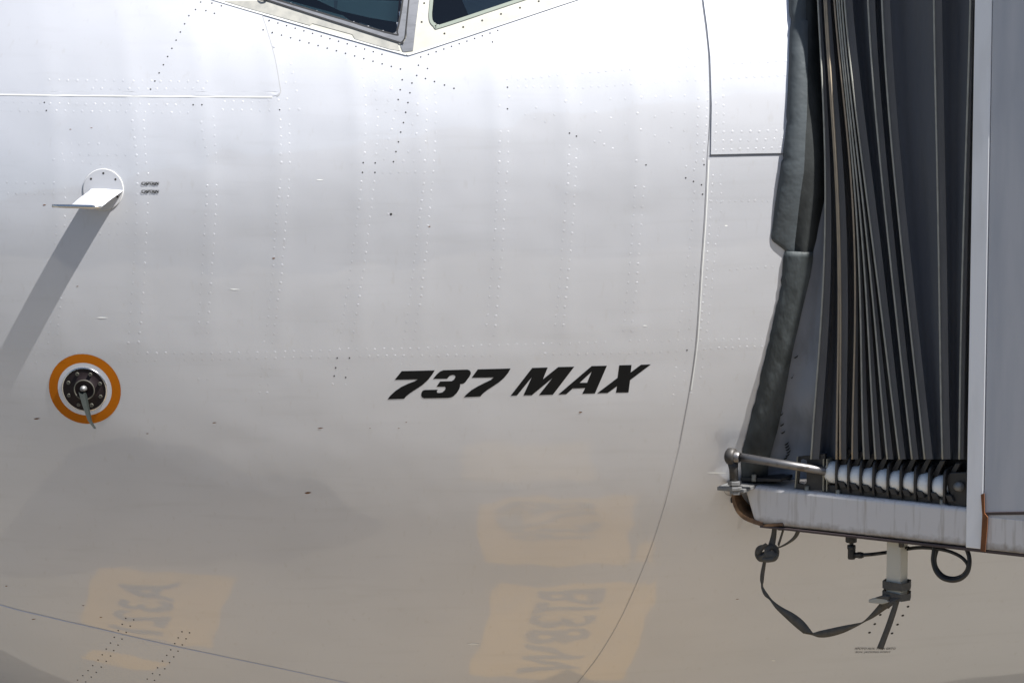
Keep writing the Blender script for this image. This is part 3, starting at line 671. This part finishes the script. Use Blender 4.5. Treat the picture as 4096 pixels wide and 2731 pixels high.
def grime(m, z0, z1, colr, amount):
    t = m.node_tree; n = t.nodes; p = n['Principled BSDF']; tc = n.new('ShaderNodeTexCoord'); sp = n.new('ShaderNodeSeparateXYZ'); t.links.new(tc.outputs['Object'], sp.inputs[0])
    ns = n.new('ShaderNodeTexNoise'); ns.inputs['Scale'].default_value = 45; t.links.new(tc.outputs['Object'], ns.inputs['Vector'])
    ad = n.new('ShaderNodeMath'); ad.operation = 'MULTIPLY_ADD'; ad.inputs[1].default_value = .035; t.links.new(ns.outputs[0], ad.inputs[0]); t.links.new(sp.outputs[2], ad.inputs[2])
    mr = n.new('ShaderNodeMapRange'); mr.inputs[1].default_value = z0+.0175; mr.inputs[2].default_value = z1+.0175; mr.inputs[3].default_value = amount; mr.inputs[4].default_value = 0; t.links.new(ad.outputs[0], mr.inputs[0])
    mx = n.new('ShaderNodeMix'); mx.data_type = 'RGBA'; t.links.new(p.inputs['Base Color'].links[0].from_socket, mx.inputs[6]); mx.inputs[7].default_value = (*colr, 1)
    t.links.new(mr.outputs[0], mx.inputs[0]); t.links.new(mx.outputs[2], p.inputs['Base Color'])
grime(M['bridge'], zb, zb+.028, (.16, .12, .075), .8)
s0 = sz(2985, 2000)[0]; sp0 = sz(3868, 2000)[0]; sp1 = sz(3936, 2000)[0]
ZTOP = 4.30
# floor beam and its lower lip
prism('floor_beam', [(s0-.012, zt), (sp0+.03, zt), (sp0+.03, zb), (s0+.03, zb)], 0, .16, 'bridge', bridge, .012, 3)
prism('beam_lip', [(s0+.05, zb-.001), (1.12, zb-.001), (1.12, zb-.012), (s0+.05, zb-.009)], .003, .15, 'lip', bridge, .002)
prism('corner_post', [(sp0, zb-.0), (sp1, zb-.0), (sp1, ZTOP), (sp0, ZTOP)], .0055, .14, 'post', bridge, .003, 2)
prism('lower_beam', [(sp1+.004, zb), (1.12, zb), (1.12, sz(3945, 2062)[1]), (sp1+.004, sz(3945, 2062)[1])], .0058, .2, 'bridge', bridge, .003, 2)
prism('cab_wall', [(sp1+.002, sz(3945, 2064, 0)[1]), (1.12, sz(3945, 2064, 0)[1]), (1.12, ZTOP), (sp1+.002, ZTOP)], .0050, .06, 'wall', bridge, .003)
prism('wall_trim', [(sp1+.003, sz(3945, 2056, 0)[1]-.002), (1.12, sz(3945, 2056, 0)[1]+.04), (1.12, sz(3945, 2056, 0)[1]+.050), (sp1+.003, sz(3945, 2056, 0)[1]+.008)], .0085, .02, 'lip', bridge, .001)
ppx('rust_streak', [(3923, 1977), (3936, 1972), (3938, 2052), (3951, 2068), (3948, 2120), (3940, 2206), (3921, 2203), (3925, 2140), (3929, 2060)], .0138, .004, 'rust', bridge, 0)
# floor, roof and far wall of the cab: they close the volume and carry it
def slab(name, pts, z0, z1, m):
    n = len(pts); V = [(p[0], p[1], z1) for p in pts]+[(p[0], p[1], z0) for p in pts]
    return fixn(obj(name, V, [tuple(range(n)), tuple(range(2*n-1, n-1, -1))]+[(i, (i+1) % n, (i+1) % n+n, i+n) for i in range(n)], m, bridge))
foot = [tuple(P3(.12, 0, -.17)[:2]), tuple(P3(1.12, 0, -.17)[:2]), tuple(P3(1.12, 0, -.45)[:2]), (4.3, -2.02), (3.62, -1.97)]
slab('cab_floor', foot, zb+.02, zt-.012, 'castiron')
slab('cab_roof', [tuple(P3(.62, 0, .0)[:2]), tuple(P3(1.12, 0, .02)[:2]), tuple(P3(1.12, 0, -.5)[:2]), (4.3, -2.0), (3.9, -2.0)], ZTOP+.002, ZTOP+.1, 'wall')
fw = [np.array([4.3, -2.02]), P3(1.12, 0, -.45)[:2]]
slab('far_wall', [tuple(fw[0]), tuple(fw[1]), tuple(fw[1]+np.array([-.05, .03])), tuple(fw[0]+np.array([-.05, .03]))], zt-.012, ZTOP+.002, 'wall')

# --- canopy folds
YS = [-200, 0, 341, 683, 1024, 1366, 1836]
def ext(l): return [l[0]+(l[0]-l[1])*.3]+l
FR = [ext([3271, 3290, 3301, 3296, 3279, 3244]), ext([3298, 3319, 3342, 3352, 3354, 3346]), ext([3305, 3324, 3349, 3357, 3363, 3361]),
      ext([3338, 3367, 3405, 3416, 3420, 3409]), ext([3348, 3378, 3416, 3431, 3446, 3456]), ext([3357, 3386, 3428, 3450, 3477, 3502]), ext([3367, 3396, 3443, 3469, 3509, 3549]), ext([3377, 3409, 3461, 3489, 3544, 3597]),
      ext([3472, 3491, 3530, 3554, 3599, 3648]), ext([3528, 3545, 3580, 3606, 3649, 3699]), ext([3736, 3741, 3749, 3755, 3760, 3770]), ext([3882, 3872, 3861, 3852, 3843, 3837])]
def sint(y, Y, xs_):
    return np.polyval(np.polyfit((np.array(Y)-800)/1000, np.array(xs_, float), 4), (y-800)/1000)
yy = np.linspace(-200, 1836, 40)
canopy = None
def lean(y, i=0): return -max(0, (300-y)/600)*.08*max(0, 1-i/11)
def col3(xs_, off, dx=0):
    return [pi(sint(y, YS, xs_)+dx, y, (off if not hasattr(off, '__len__') else off[i])+lean(y, FI)) for i, y in enumerate(yy)]
FI = 0
def fold_obj(cols, m, name, parent):
    n = len(yy); V = [p for c in cols for p in c]
    Fc = [(i*n+k, i*n+k+1, (i+1)*n+k+1, (i+1)*n+k) for i in range(len(cols)-1) for k in range(n-1)]
    return fixn(obj(name, V, Fc, m, parent, True))
can_parts = []
# the rim curtain behind everything is the canopy's own part, the pleats are its children
rim = [[np.array(pi(sint(y, YS, FR[0])-6, y, -.13+lean(y))) for y in yy], [np.array(pi(3900, y, -.15)) for y in yy]]
canopy = fold_obj(rim, 'fold', 'canopy', bridge)
for i in range(len(FR)):
    FI = i
    A = np.array(FR[i]); Bn = np.array(FR[i+1]) if i+1 < len(FR) else np.array([3915, 3905, 3899, 3893, 3886, 3880, 3872])
    gap = Bn-A
    wavy = [.004*math.sin(y*.003+i*1.7)+.002*math.sin(y*.009+i) for y in yy]
    strip = np.minimum(gap*.5, 32)
    o1 = [-.016+.25*q for q in wavy]
    c0 = col3(A, -.006); c1 = col3(A+strip*.55, -.012); c2 = col3(A+strip, o1)
    d_ = np.clip(gap*.0011, .012, .085)
    c3 = [pi(sint(y, YS, A+strip+(gap-strip)*.25), y, -.03-np.interp(y, YS, d_)*.7+wavy[k]+lean(y, i)) for k, y in enumerate(yy)]
    c4 = [pi(sint(y, YS, A+strip+(gap-strip)*.62), y, -.035-np.interp(y, YS, d_)*.35+1.5*wavy[k]+lean(y, i)) for k, y in enumerate(yy)]
    c5 = [pi(sint(y, YS, Bn-2), y, -.045+lean(y, i+1)) for k, y in enumerate(yy)]
    fold_obj([c0, c1, c2], 'fold', 'pleat_edge', canopy)
    fold_obj([c2, c3, c4, c5], 'foldblue' if i in (0, 9, 10, 7, 8) else 'fold', 'pleat', canopy)
    v, f = tube(col3(A, -.004), .0030 if i not in (1, 2) else .0034, 6); obj('piping', v, f, 'piping2' if i in (1, 2, 3) else 'piping', canopy, True)

tops = [pi(np.interp(-200, YS, f_), -200, lean(-200, k)+.004) for k, f_ in enumerate(FR)]+[pi(3905, -200, .004)]
tb = [p-nv*.42 for p in tops]; nT = len(tops); zt_ = max(p[2] for p in tops)
V = [np.array([p[0], p[1], zt_+h]) for h in (-.03, .012) for p in tops+tb]
Fc = []
for k in range(nT-1):
    Fc += [(k, k+1, nT+k+1, nT+k), (2*nT+k, 2*nT+k+1, 3*nT+k+1, 3*nT+k), (k, k+1, 2*nT+k+1, 2*nT+k), (nT+k, nT+k+1, 3*nT+k+1, 3*nT+k)]
Fc += [(0, nT, 3*nT, 2*nT), (nT-1, 2*nT-1, 4*nT-1, 3*nT-1)]
fixn(obj('canopy_top', V, Fc, 'fold', canopy))
# --- cushion against the fuselage
def loft(rows, m, name, parent, smooth=True, sub=4):
    rows = [np.array(r) for r in rows]; k = len(rows[0]); V = [p for r in rows for p in r]
    Fc = [(i*k+j, i*k+j+1, (i+1)*k+j+1, (i+1)*k+j) for i in range(len(rows)-1) for j in range(k-1)]
    Fc.append(tuple(range(k))[::-1]); Fc.append(tuple((len(rows)-1)*k+j for j in range(k)))
    return fixn(obj(name, V, Fc, m, parent, smooth))
def skinpt(x, y, off): 
    P, N = on_skin(x, y, off); return P[0]
def front(x, y, off, gap=.03):
    a_ = pi(x, y, off); b_ = skinpt(x, y, gap)
    return b_ if (not np.isnan(b_[0]) and np.linalg.norm(b_-CAM) < np.linalg.norm(a_-CAM)) else a_
def pad_row(y, xl, xr, puff=.018, n=9):
    gap = float(np.interp(y, [700, 880, 1005], [.03, .014, .008])) if puff > .015 else .022
    puff = float(np.interp(y, [700, 900, 1005], [.018, .010, .004])) if puff > .015 else puff
    a_ = skinpt(xl+6, y, .004); b_ = front(xr, y, -.022-.085*min(1, max(0, (y-1560)/200))+lean(y)-(.02 if 860 < y < 1010 and puff < .012 else 0), gap); row = []
    for k in range(n):
        u = k/(n-1); p = a_*(1-u)+b_*u
        row.append(p+nv*puff*math.sin(math.pi*u)**.6-bv*0)
    # keep the free edge where the picture shows it
    return row
UP = [(-200, 3150, 3230), (-60, 3146, 3225), (0, 3148, 3224), (50, 3149, 3224), (68, 3152, 3224), (80, 3158, 3224), (92, 3156, 3224), (120, 3152, 3223), (180, 3150, 3223), (240, 3149, 3223), (300, 3146, 3222), (380, 3143, 3221), (440, 3139, 3220), (468, 3138, 3219), (486, 3142, 3218), (502, 3138, 3217), (540, 3133, 3214), (590, 3126, 3212), (620, 3124, 3210), (634, 3127, 3210), (646, 3119, 3209), (683, 3114, 3207), (760, 3102, 3197), (830, 3092, 3190), (900, 3084, 3184), (940, 3078, 3180), (955, 3079, 3178), (966, 3086, 3177), (982, 3108, 3177), (1000, 3131, 3177), (1008, 3140, 3177)]
pad = loft([pad_row(y, a_, b_) for y, a_, b_ in UP], 'pad', 'door_cushion', bridge); pad['label'] = 'dark padded upper cushion pressed against the fuselage'
EE = lambda y: np.interp(y, [-300, 0, 341, 683, 770, 879, 953, 1003, 1015], [3258, 3270, 3288, 3300, 3299, 3273, 3260, 3247, 3247])
srow = []
for y, a_, b_ in UP:
    p = pad_row(y, a_, b_)[-1]; q = front(EE(y), y, -.06+lean(y), .012); mid = front((b_+EE(y))/2, y, -.030+lean(y), .026)
    srow.append([p, mid*.5+p*.5+nv*.002, mid, q, q-nv*.05])
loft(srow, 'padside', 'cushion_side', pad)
LO = [(1003, 3132, 3247), (1040, 3127, 3245), (1097, 3122, 3235), (1140, 3116, 3225), (1192, 3107, 3212), (1249, 3094, 3198), (1310, 3082, 3185), (1366, 3070, 3171), (1430, 3054, 3158), (1497, 3037, 3146), (1570, 3021, 3133), (1636, 3005, 3120), (1715, 2985, 3102), (1793, 2963, 3079), (1850, 2958, 3067), (1915, 2957, 3064)]
lo_ = loft([pad_row(y+random.uniform(-3, 3), a_+random.uniform(-3, 3), b_, .014) for y, a_, b_ in [(np.interp(i, range(len(LO)), [q[0] for q in LO]), np.interp(i, range(len(LO)), [q[1] for q in LO]), np.interp(i, range(len(LO)), [q[2] for q in LO])) for i in np.arange(0, len(LO)-.9, .5)]], 'padlow', 'door_cushion', bridge)
lo_['label'] = 'worn lower cushion curving under towards the beam'
# grey curtain between cushion and first pleat
cr = []
for y in np.linspace(700, 1915, 26):
    xl = np.interp(y, [700, 770, 1031, 1192, 1366, 1654, 1850, 1915], [3270, 3262, 3225, 3190, 3150, 3095, 3045, 3040]); xr = np.interp(y, YS[:-1]+[1836, 1950], FR[0]+[3236])+4
    cr.append([front(xl+(xr-xl)*u, y, -.045-.07*min(1, max(0, (y-1600)/150))-.012*math.sin(u*5+y*.004), .008) for u in np.linspace(0, 1, 8)])
loft(cr, 'curtain', 'side_curtain', bridge)
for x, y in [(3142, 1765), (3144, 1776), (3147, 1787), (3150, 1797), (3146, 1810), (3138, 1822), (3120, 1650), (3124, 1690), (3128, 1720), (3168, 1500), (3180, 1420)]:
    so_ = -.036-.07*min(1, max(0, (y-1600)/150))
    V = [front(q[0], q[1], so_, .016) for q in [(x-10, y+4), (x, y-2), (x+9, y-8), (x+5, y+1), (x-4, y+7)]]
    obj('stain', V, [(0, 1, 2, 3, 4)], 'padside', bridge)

# --- roller track
def lathe_o(name, prof, px, py, off, ax, m, parent=bridge, n=24):
    v, f = lathe(prof, pi(px, py, off), ax, n); return obj(name, v, f, m, parent, True)
RO = -.045
rod = tube([pi(2930, 1822, RO+0.130), pi(3296, 1883, RO+.03), pi(3326, 1888, RO), pi(3850, 1946, RO)], .0138, 14); track = obj('roller_rod', *rod, 'chrome', bridge, True)
v, f = lathe([(.0, -.016), (.020, -.016), (.0265, -.010), (.0275, 0), (.0265, .010), (.020, .016), (.0, .016)], pi(2925, 1824, RO+0.133), bv, 24); obj('rod_eye', v, f, 'castiron', track, True)
v, f = lathe([(.0185, -.02), (.0185, .020), (.014, .024)], pi(2934, 1826, RO+0.133), bv, 20); obj('rod_collar', v, f, 'chrome', track, True)
v, f = tube([pi(2930, 1838, RO+0.129), pi(2934, 1875, RO+0.127), pi(2937, 1932, RO+0.121)], [.020, .0145, .0150], 14); obj('eye_shank', v, f, 'castiron', track, True)
for (px, py, r, h) in [(2938, 1930, .022, .014), (2941, 1951, .024, .012), (2943, 1966, .0185, .016)]:
    v, f = lathe([(0, -h/2), (r*.96, -h/2), (r, -h/2+.002), (r, h/2-.002), (r*.96, h/2), (0, h/2)], pi(px, py, RO+0.121), (0, 0, 1), 6); obj('nut', v, f, 'galv', track)
prism('mount_plate', [(sz(2912, 1945, .0)[0], zt+.004), (sz(3020, 1945, .0)[0], zt+.004), (sz(3020, 1945)[0], zt-.008), (sz(2912, 1945)[0], zt-.008)], .082, .17, 'galv', bridge, .002)
ppx('rubber_strip', [(2962, 1908), (3125, 1914), (3126, 1926), (2962, 1926)], -.02, .10, 'rubber', bridge, .002)
def plate(px, py, wd, hgt, th=.006, off=RO, m='castiron', name='bracket', holes=False, lean=0):
    c = pi(px, py, off); zz = np.array([0, 0, 1.]); V = []; out_ = []
    nseg = 20
    for k in range(nseg):
        a_ = 2*math.pi*k/nseg; ca, sa = math.cos(a_), math.sin(a_)
        ex = math.copysign(abs(ca)**.45, ca)*wd/2; ey = math.copysign(abs(sa)**.45, sa)*hgt/2
        out_.append(c+nv*ex+zz*ey+bv*lean*(ey/hgt))
    V = [p-bv*th/2 for p in out_]+[p+bv*th/2 for p in out_]
    Fc = [tuple(range(nseg))[::-1], tuple(range(nseg, 2*nseg))]+[(k, (k+1) % nseg, (k+1) % nseg+nseg, k+nseg) for k in range(nseg)]
    return fixn(obj(name, V, Fc, m, track))
RX = [3333, 3381, 3430, 3481, 3538, 3590, 3647, 3703, 3764]
RYv = [1888, 1897, 1903, 1910, 1917, 1922, 1928, 1933, 1944]
for x, y in zip(RX, RYv):
    c = pi(x+5, y, RO)
    v, f = lathe([(.011, -.026), (.022, -.026), (.031, -.022), (.0352, -.012), (.036, 0), (.0352, .012), (.031, .022), (.022, .026), (.011, .026)], c, bv, 26); obj('roller', v, f, 'nylon', track, True)
    plate(x+33, y-2, .086, .118, .007, RO-.004, lean=0)
    # slanted arm from the bracket up to its pleat
    ppx('bracket_arm', [(x+22, y-30), (x+58, y-92), (x+78, y-92), (x+46, y-26)], RO+.012, .02, 'castiron', track, .002)
    ppx('bracket_foot', [(x+14, y+34), (x+40, y+36), (x+52, y+62), (x+28, y+62)], RO+.035, .05, 'castiron', track, .002)
    ppx('track_block', [(x+8, y-78), (x+66, y-74), (x+66, y-34), (x+8, y-36)], RO-.045, .03, 'rubber', track, .002)
# guide frames left of the rollers
def frame_plate(pts, hole_, off, dep, m, name):
    L0 = [sz(x, y, off) for x, y in pts]; L1 = [sz(x, y, off) for x, y in hole_]
    V2 = L0+L1; L3 = [[Vector((p[0], p[1], 0)) for p in l] for l in (L0, L1)]
    tr_ = [tuple(q) for q in tessellate_polygon(L3)]; n = len(V2); n0 = len(L0)
    V = [P3(s, z, off) for s, z in V2]+[P3(s, z, off-dep) for s, z in V2]
    Fc = tr_+[tuple(i+n for i in q[::-1]) for q in tr_]+[(i, (i+1) % n0, (i+1) % n0+n, i+n) for i in range(n0)]
    n1 = len(L1); Fc += [(n0+i, n0+(i+1) % n1, n0+(i+1) % n1+n, n0+i+n) for i in range(n1)]
    return fixn(obj(name, V, Fc, m, track))
frame_plate([(3190, 1826), (3242, 1820), (3300, 1815), (3300, 1958), (3240, 1958), (3178, 1952)], [(3198, 1842), (3212, 1833), (3228, 1842), (3226, 1930), (3212, 1938), (3192, 1934)], RO+.022, .012, 'castiron', 'guide_frame')
ppx('plate_edge', [(3187, 1826), (3192, 1826), (3183, 1952), (3178, 1950)], RO+.024, .006, 'edge', track, 0)
ppx('guide_plate', [(3291, 1836), (3318, 1834), (3360, 1836), (3360, 1966), (3290, 1964)], RO-.012, .010, 'castiron', track, .002)
for x in (3291, 3305): ppx('plate_edge', [(x, 1836), (x+4, 1835), (x+3, 1964), (x-1, 1963)], RO+.03, .05, 'edge', track, 0)
ppx('end_bracket', [(3798, 1890), (3866, 1888), (3866, 2046), (3822, 2050), (3806, 1990), (3786, 1930), (3788, 1905)], -.022, .012, 'castiron', track, .003)
v, f = tube([pi(3822, 1943, -.05), pi(3840, 1946, -.004)], .0145, 16); obj('rod_end', v, f, 'galv', track, True)
prism('track_tray', [(sz(3290, 1975, -.03)[0], zt+.024), (sz(3868, 2030, -.03)[0], zt+.024), (sz(3868, 2030, -.03)[0], zt-.004), (sz(3290, 1975, -.03)[0], zt-.004)], -.024, .10, 'castiron', track, .003)
prism('track_back', [(sz(3300, 1900, -.11)[0], zt+.15), (sp0+.02, zt+.15), (sp0+.02, zt+.0), (sz(3300, 1900, -.11)[0], zt+.0)], -.125, .02, 'rubber', track, 0)
ppx('fixing_plate', [(3750, 2018), (3766, 2012), (3830, 2032), (3818, 2046)], -.012, .03, 'galv', track, .002)
for x, y in ((3768, 2012), (3352, 1972), (3228, 1958), (3016, 1912)): lathe_o('bolt', [(.0, .012), (.008, .012), (.008, -.01)], x, y, -.02, (0, 0, 1), 'edge', track, 6)
# curved rusty end plate of the beam and its hollow
oc = smooth_path([(2926, 1958), (2926, 1985), (2931, 2015), (2944, 2045), (2962, 2067), (2984, 2082), (3015, 2094), (3050, 2106)], 4)
ic = smooth_path([(2938, 1962), (2938, 1985), (2944, 2012), (2956, 2038), (2972, 2056), (2992, 2068), (3020, 2078), (3052, 2090)], 4)
V = []; Fc = []; n = len(oc)
for off in (.002, -.15):
    V += [pi(p[0], p[1], off) if off > 0 else pi(p[0], p[1], .002)-nv*.15 for p in oc]+[pi(p[0], p[1], .002) if off > 0 else pi(p[0], p[1], .002)-nv*.15 for p in ic]
for i in range(n-1):
    Fc += [(i, i+1, n+i+1, n+i), (2*n+i, 2*n+i+1, 3*n+i+1, 3*n+i), (i, i+1, 2*n+i+1, 2*n+i), (n+i, n+i+1, 3*n+i+1, 3*n+i)]
fixn(obj('end_plate', V, Fc, 'rustplate', bridge))
ppx('end_hollow', [(2936, 1958), (3000, 1950), (3020, 2082), (2985, 2070), (2955, 2042), (2940, 2010)], -.10, .01, 'rustplate', bridge, 0)
ppx('bumper_block', [(2919, 1978), (2926, 1976), (2928, 2012), (2922, 2010)], -.03, .05, 'rubber', bridge, .002)
ppx('end_lip', [(3052, 2096), (3130, 2090), (3134, 2102), (3050, 2108)], .003, .14, 'rustplate', bridge, .002)
for x, y in ((3122, 2104), (3606, 2172)): lathe_o('bolt', [(.0, -.012), (.009, -.012), (.009, .012)], x, y, -.03, (0, 0, 1), 'castiron', bridge, 6)

# --- under the beam: stub post (part of the bridge)
def q8(x, y): return (2900+x/2.297, 2049+y/2.297)
a0 = sz(*q8(1446, 500)); a1 = sz(*q8(1562, 500)); zs1 = sz(*q8(1500, 790))[1]
prism('stub_post', [(a0[0], zb+.02), (a1[0]+.006, zb+.02), (a1[0]+.006, zs1), (a0[0], zs1)], -.03, .060, 'stub', bridge, .003)

def ribbon(pairs, off, th=.0028, sub=5):
    A = smooth_path([(*q8(*p[0]), ) for p in pairs], sub); B = smooth_path([(*q8(*p[1]), ) for p in pairs], sub); n = len(A)
    offs = off if hasattr(off, '__len__') else [off]*len(pairs); of = np.interp(np.linspace(0, len(pairs)-1, n), range(len(pairs)), offs)
    L = [pi(p[0], p[1], o_) for p, o_ in zip(A, of)]; Rr = [pi(p[0], p[1], o_-.006) for p, o_ in zip(B, of)]
    V = L+Rr+[p-nv*th for p in L]+[p-nv*th for p in Rr]; Fc = []
    for i in range(n-1):
        Fc += [(i, i+1, n+i+1, n+i), (2*n+i, 2*n+i+1, 3*n+i+1, 3*n+i), (i, i+1, 2*n+i+1, 2*n+i), (n+i, n+i+1, 3*n+i+1, 3*n+i)]
    Fc += [(0, n, 3*n, 2*n), (n-1, 2*n-1, 4*n-1, 3*n-1)]
    return V, Fc
sbase = pi(*q8(1500, 900), -.04)
strap = new_empty('webbing_strap', tuple(sbase), 'black webbing strap knotted under the bridge beam and wrapped round the stub post', 'strap')
def rib(name, pairs, off, m='strap', th=.0028): return fixn(obj(name, *ribbon(pairs, off, th), m, strap, True))
rib('hanging_loop', [((352, 420), (384, 430)), ((345, 462), (374, 470)), ((326, 555), (360, 565)), ((322, 620), (352, 640)), ((330, 655), (347, 660)), ((334, 700), (352, 690)), ((360, 762), (385, 740)), ((410, 805), (436, 806)), ((465, 880), (520, 868)), ((555, 968), (630, 928)), ((645, 1050), (722, 1000)), ((722, 1112), (806, 1106))], -.03)
rib('hanging_loop', [((722, 1108), (738, 1114)), ((800, 1106), (800, 1126)), ((862, 1088), (862, 1146)), ((950, 1068), (955, 1142)), ((1080, 1040), (1085, 1106)), ((1200, 1018), (1205, 1050)), ((1262, 1002), (1275, 1010)), ((1330, 940), (1365, 965)), ((1418, 838), (1482, 886)), ((1440, 800), (1545, 850))], -.035)
rib('strap_tail', [((1560, 770), (1610, 790)), ((1548, 830), (1597, 828)), ((1516, 920), (1572, 915)), ((1478, 1030), (1536, 1025)), ((1440, 1130), (1495, 1135)), ((1395, 1242), (1450, 1260))], -.022)
# wraps round the stub post
def wrap(z0, z1, tilt, name):
    s_a = a0[0]-.006; s_b = a1[0]+.012; path = [(s_a, -.025), (s_b, -.025), (s_b+.012, -.06), (s_b, -.095), (s_a, -.095), (s_a-.004, -.06), (s_a, -.025)]
    V = []; Fc = []
    for i, (s, of) in enumerate(path):
        dz = tilt*(s-s_a)
        V += [P3(s, z0+dz, of), P3(s, z1+dz, of)]
    n = len(path)
    for i in range(n-1): Fc.append((2*i, 2*i+1, 2*i+3, 2*i+2))
    o_ = obj(name, V, Fc, 'strap', strap, False); md = o_.modifiers.new('thick', 'SOLIDIFY'); md.thickness = .004; md.offset = 1; return o_
zw = [sz(*q8(1500, y))[1] for y in (648, 716, 738, 800)]
wrap(zw[0], zw[1], -.05, 'wrap'); wrap(zw[2], zw[3], -.12, 'wrap'); wrap(zw[1]-.004, zw[2]+.008, .0, 'wrap')
rib('wrap_end', [((1438, 770), (1440, 810)), ((1490, 790), (1492, 880)), ((1560, 790), (1520, 865)), ((1600, 790), (1560, 820))], -.019)
fixn(ppx('buckle', [q8(*p) for p in [(1318, 800), (1400, 782), (1490, 800), (1500, 826), (1440, 842), (1318, 828)]], -.01, .022, 'buckle', strap, .002))
fixn(ppx('buckle_tongue', [q8(*p) for p in [(1370, 785), (1440, 764), (1500, 770), (1500, 800), (1400, 790)]], -.008, .02, 'strap', strap, .002))
# knot near the beam end
rib('strap_top', [((438, 95), (478, 95)), ((424, 200), (470, 205)), ((400, 285), (458, 300)), ((380, 340), (450, 350))], -.03)
rib('strap_top', [((535, 105), (556, 110)), ((515, 190), (530, 200)), ((482, 290), (494, 318))], -.035)
rib('strap_top', [((652, 115), (688, 122)), ((650, 170), (684, 185)), ((622, 225), (645, 245)), ((560, 278), (570, 296)), ((482, 320), (492, 330))], -.04)
def knot_ring(cx, cy, rx, ry, r, tx, tz, off):
    pts = []
    for k in range(25):
        a_ = 2*math.pi*k/24; x, y = q8(cx+rx*math.cos(a_), cy+ry*math.sin(a_)); pts.append(pi(x, y, off+tx*math.cos(a_)+tz*math.sin(a_)))
    V, Fc = tube(pts, r, 8); c = np.mean(pts, 0); return V, Fc
v, f = join([knot_ring(340, 375, 50, 62, .0065, .01, .0, -.03), knot_ring(430, 370, 42, 56, .0105, -.012, .006, -.03), knot_ring(395, 405, 66, 30, .0085, .0, .014, -.022)])
obj('knot', v, f, 'strap', strap, True)
rib('knot_flap', [((300, 420), (370, 370)), ((345, 440), (430, 350)), ((400, 445), (470, 380)), ((450, 435), (486, 375))], -.004)
rib('knot_flap', [((282, 370), (310, 400)), ((310, 320), (350, 345)), ((370, 280), (395, 300))], -.012)

cable = new_empty('sensor_cable', tuple(pi(*q8(1160, 420), -.05)), 'black sensor cable with coiled loop hanging under the bridge beam', 'cable')
def vert_cyl(name, x, y0, y1, r, m='rubber'):
    px0 = q8(x, y0); px1 = q8(x, y1); c0 = pi(*px0, -.05); c1 = pi(*px1, -.05); c1[:2] = c0[:2]
    v, f = tube([c0, c0+(c1-c0)*.1, c0+(c1-c0)*.9, c1], [r*.9, r, r, r*.9], 14); return fixn(obj(name, v, f, m, cable, True))
vert_cyl('gland', 1160, 190, 272, .0190); vert_cyl('gland_neck', 1162, 268, 304, .0070); vert_cyl('connector', 1164, 298, 426, .0128)
vert_cyl('connector_collar', 1162, 298, 335, .0140)
v, f = tube([pi(*q8(1190, 391), -.05), pi(*q8(1268, 391), -.05)], .0094, 12); obj('elbow', v, f, 'rubber', cable, True)
v, f = tube([pi(*q8(1222, 391), -.05), pi(*q8(1255, 391), -.05)], .0110, 6); obj('elbow_nut', v, f, 'rubber', cable)
cp = [pi(*q8(*p), o_) for p, o_ in [((1262, 389), -.05), ((1340, 384), -.055), ((1440, 372), -.10), ((1530, 358), -.11), ((1640, 340), -.09), ((1760, 323), -.06), ((1880, 325), -.05), ((2020, 345), -.05), ((2120, 380), -.05), ((2190, 425), -.05), ((2232, 490), -.052), ((2200, 560), -.056), ((2140, 595), -.06), ((2070, 600), -.062), ((2000, 575), -.064), ((1945, 510), -.066), ((1928, 430), -.068), ((1950, 340), -.07), ((1985, 275), -.075)]]
v, f = tube(smooth_path(cp, 6), [.0060]*109, 8); obj('cable_run', v, f, 'rubber', cable, True)
cp = [pi(*q8(*p), o_) for p, o_ in [((1925, 280), -.05), ((1918, 370), -.045), ((1912, 440), -.042), ((1935, 530), -.04), ((1990, 595), -.04), ((2075, 622), -.04), ((2160, 608), -.04), ((2222, 555), -.042), ((2245, 480), -.044), ((2242, 400), -.048), ((2215, 320), -.05)]]
v, f = tube(smooth_path(cp, 6), [.0078]*61, 8); obj('cable_coil', v, f, 'rubber', cable, True)
ppx('cable_clip', [q8(1600, 328), q8(1670, 316), q8(1676, 330), q8(1604, 358)], -.062, .02, 'rubber', cable, .002)
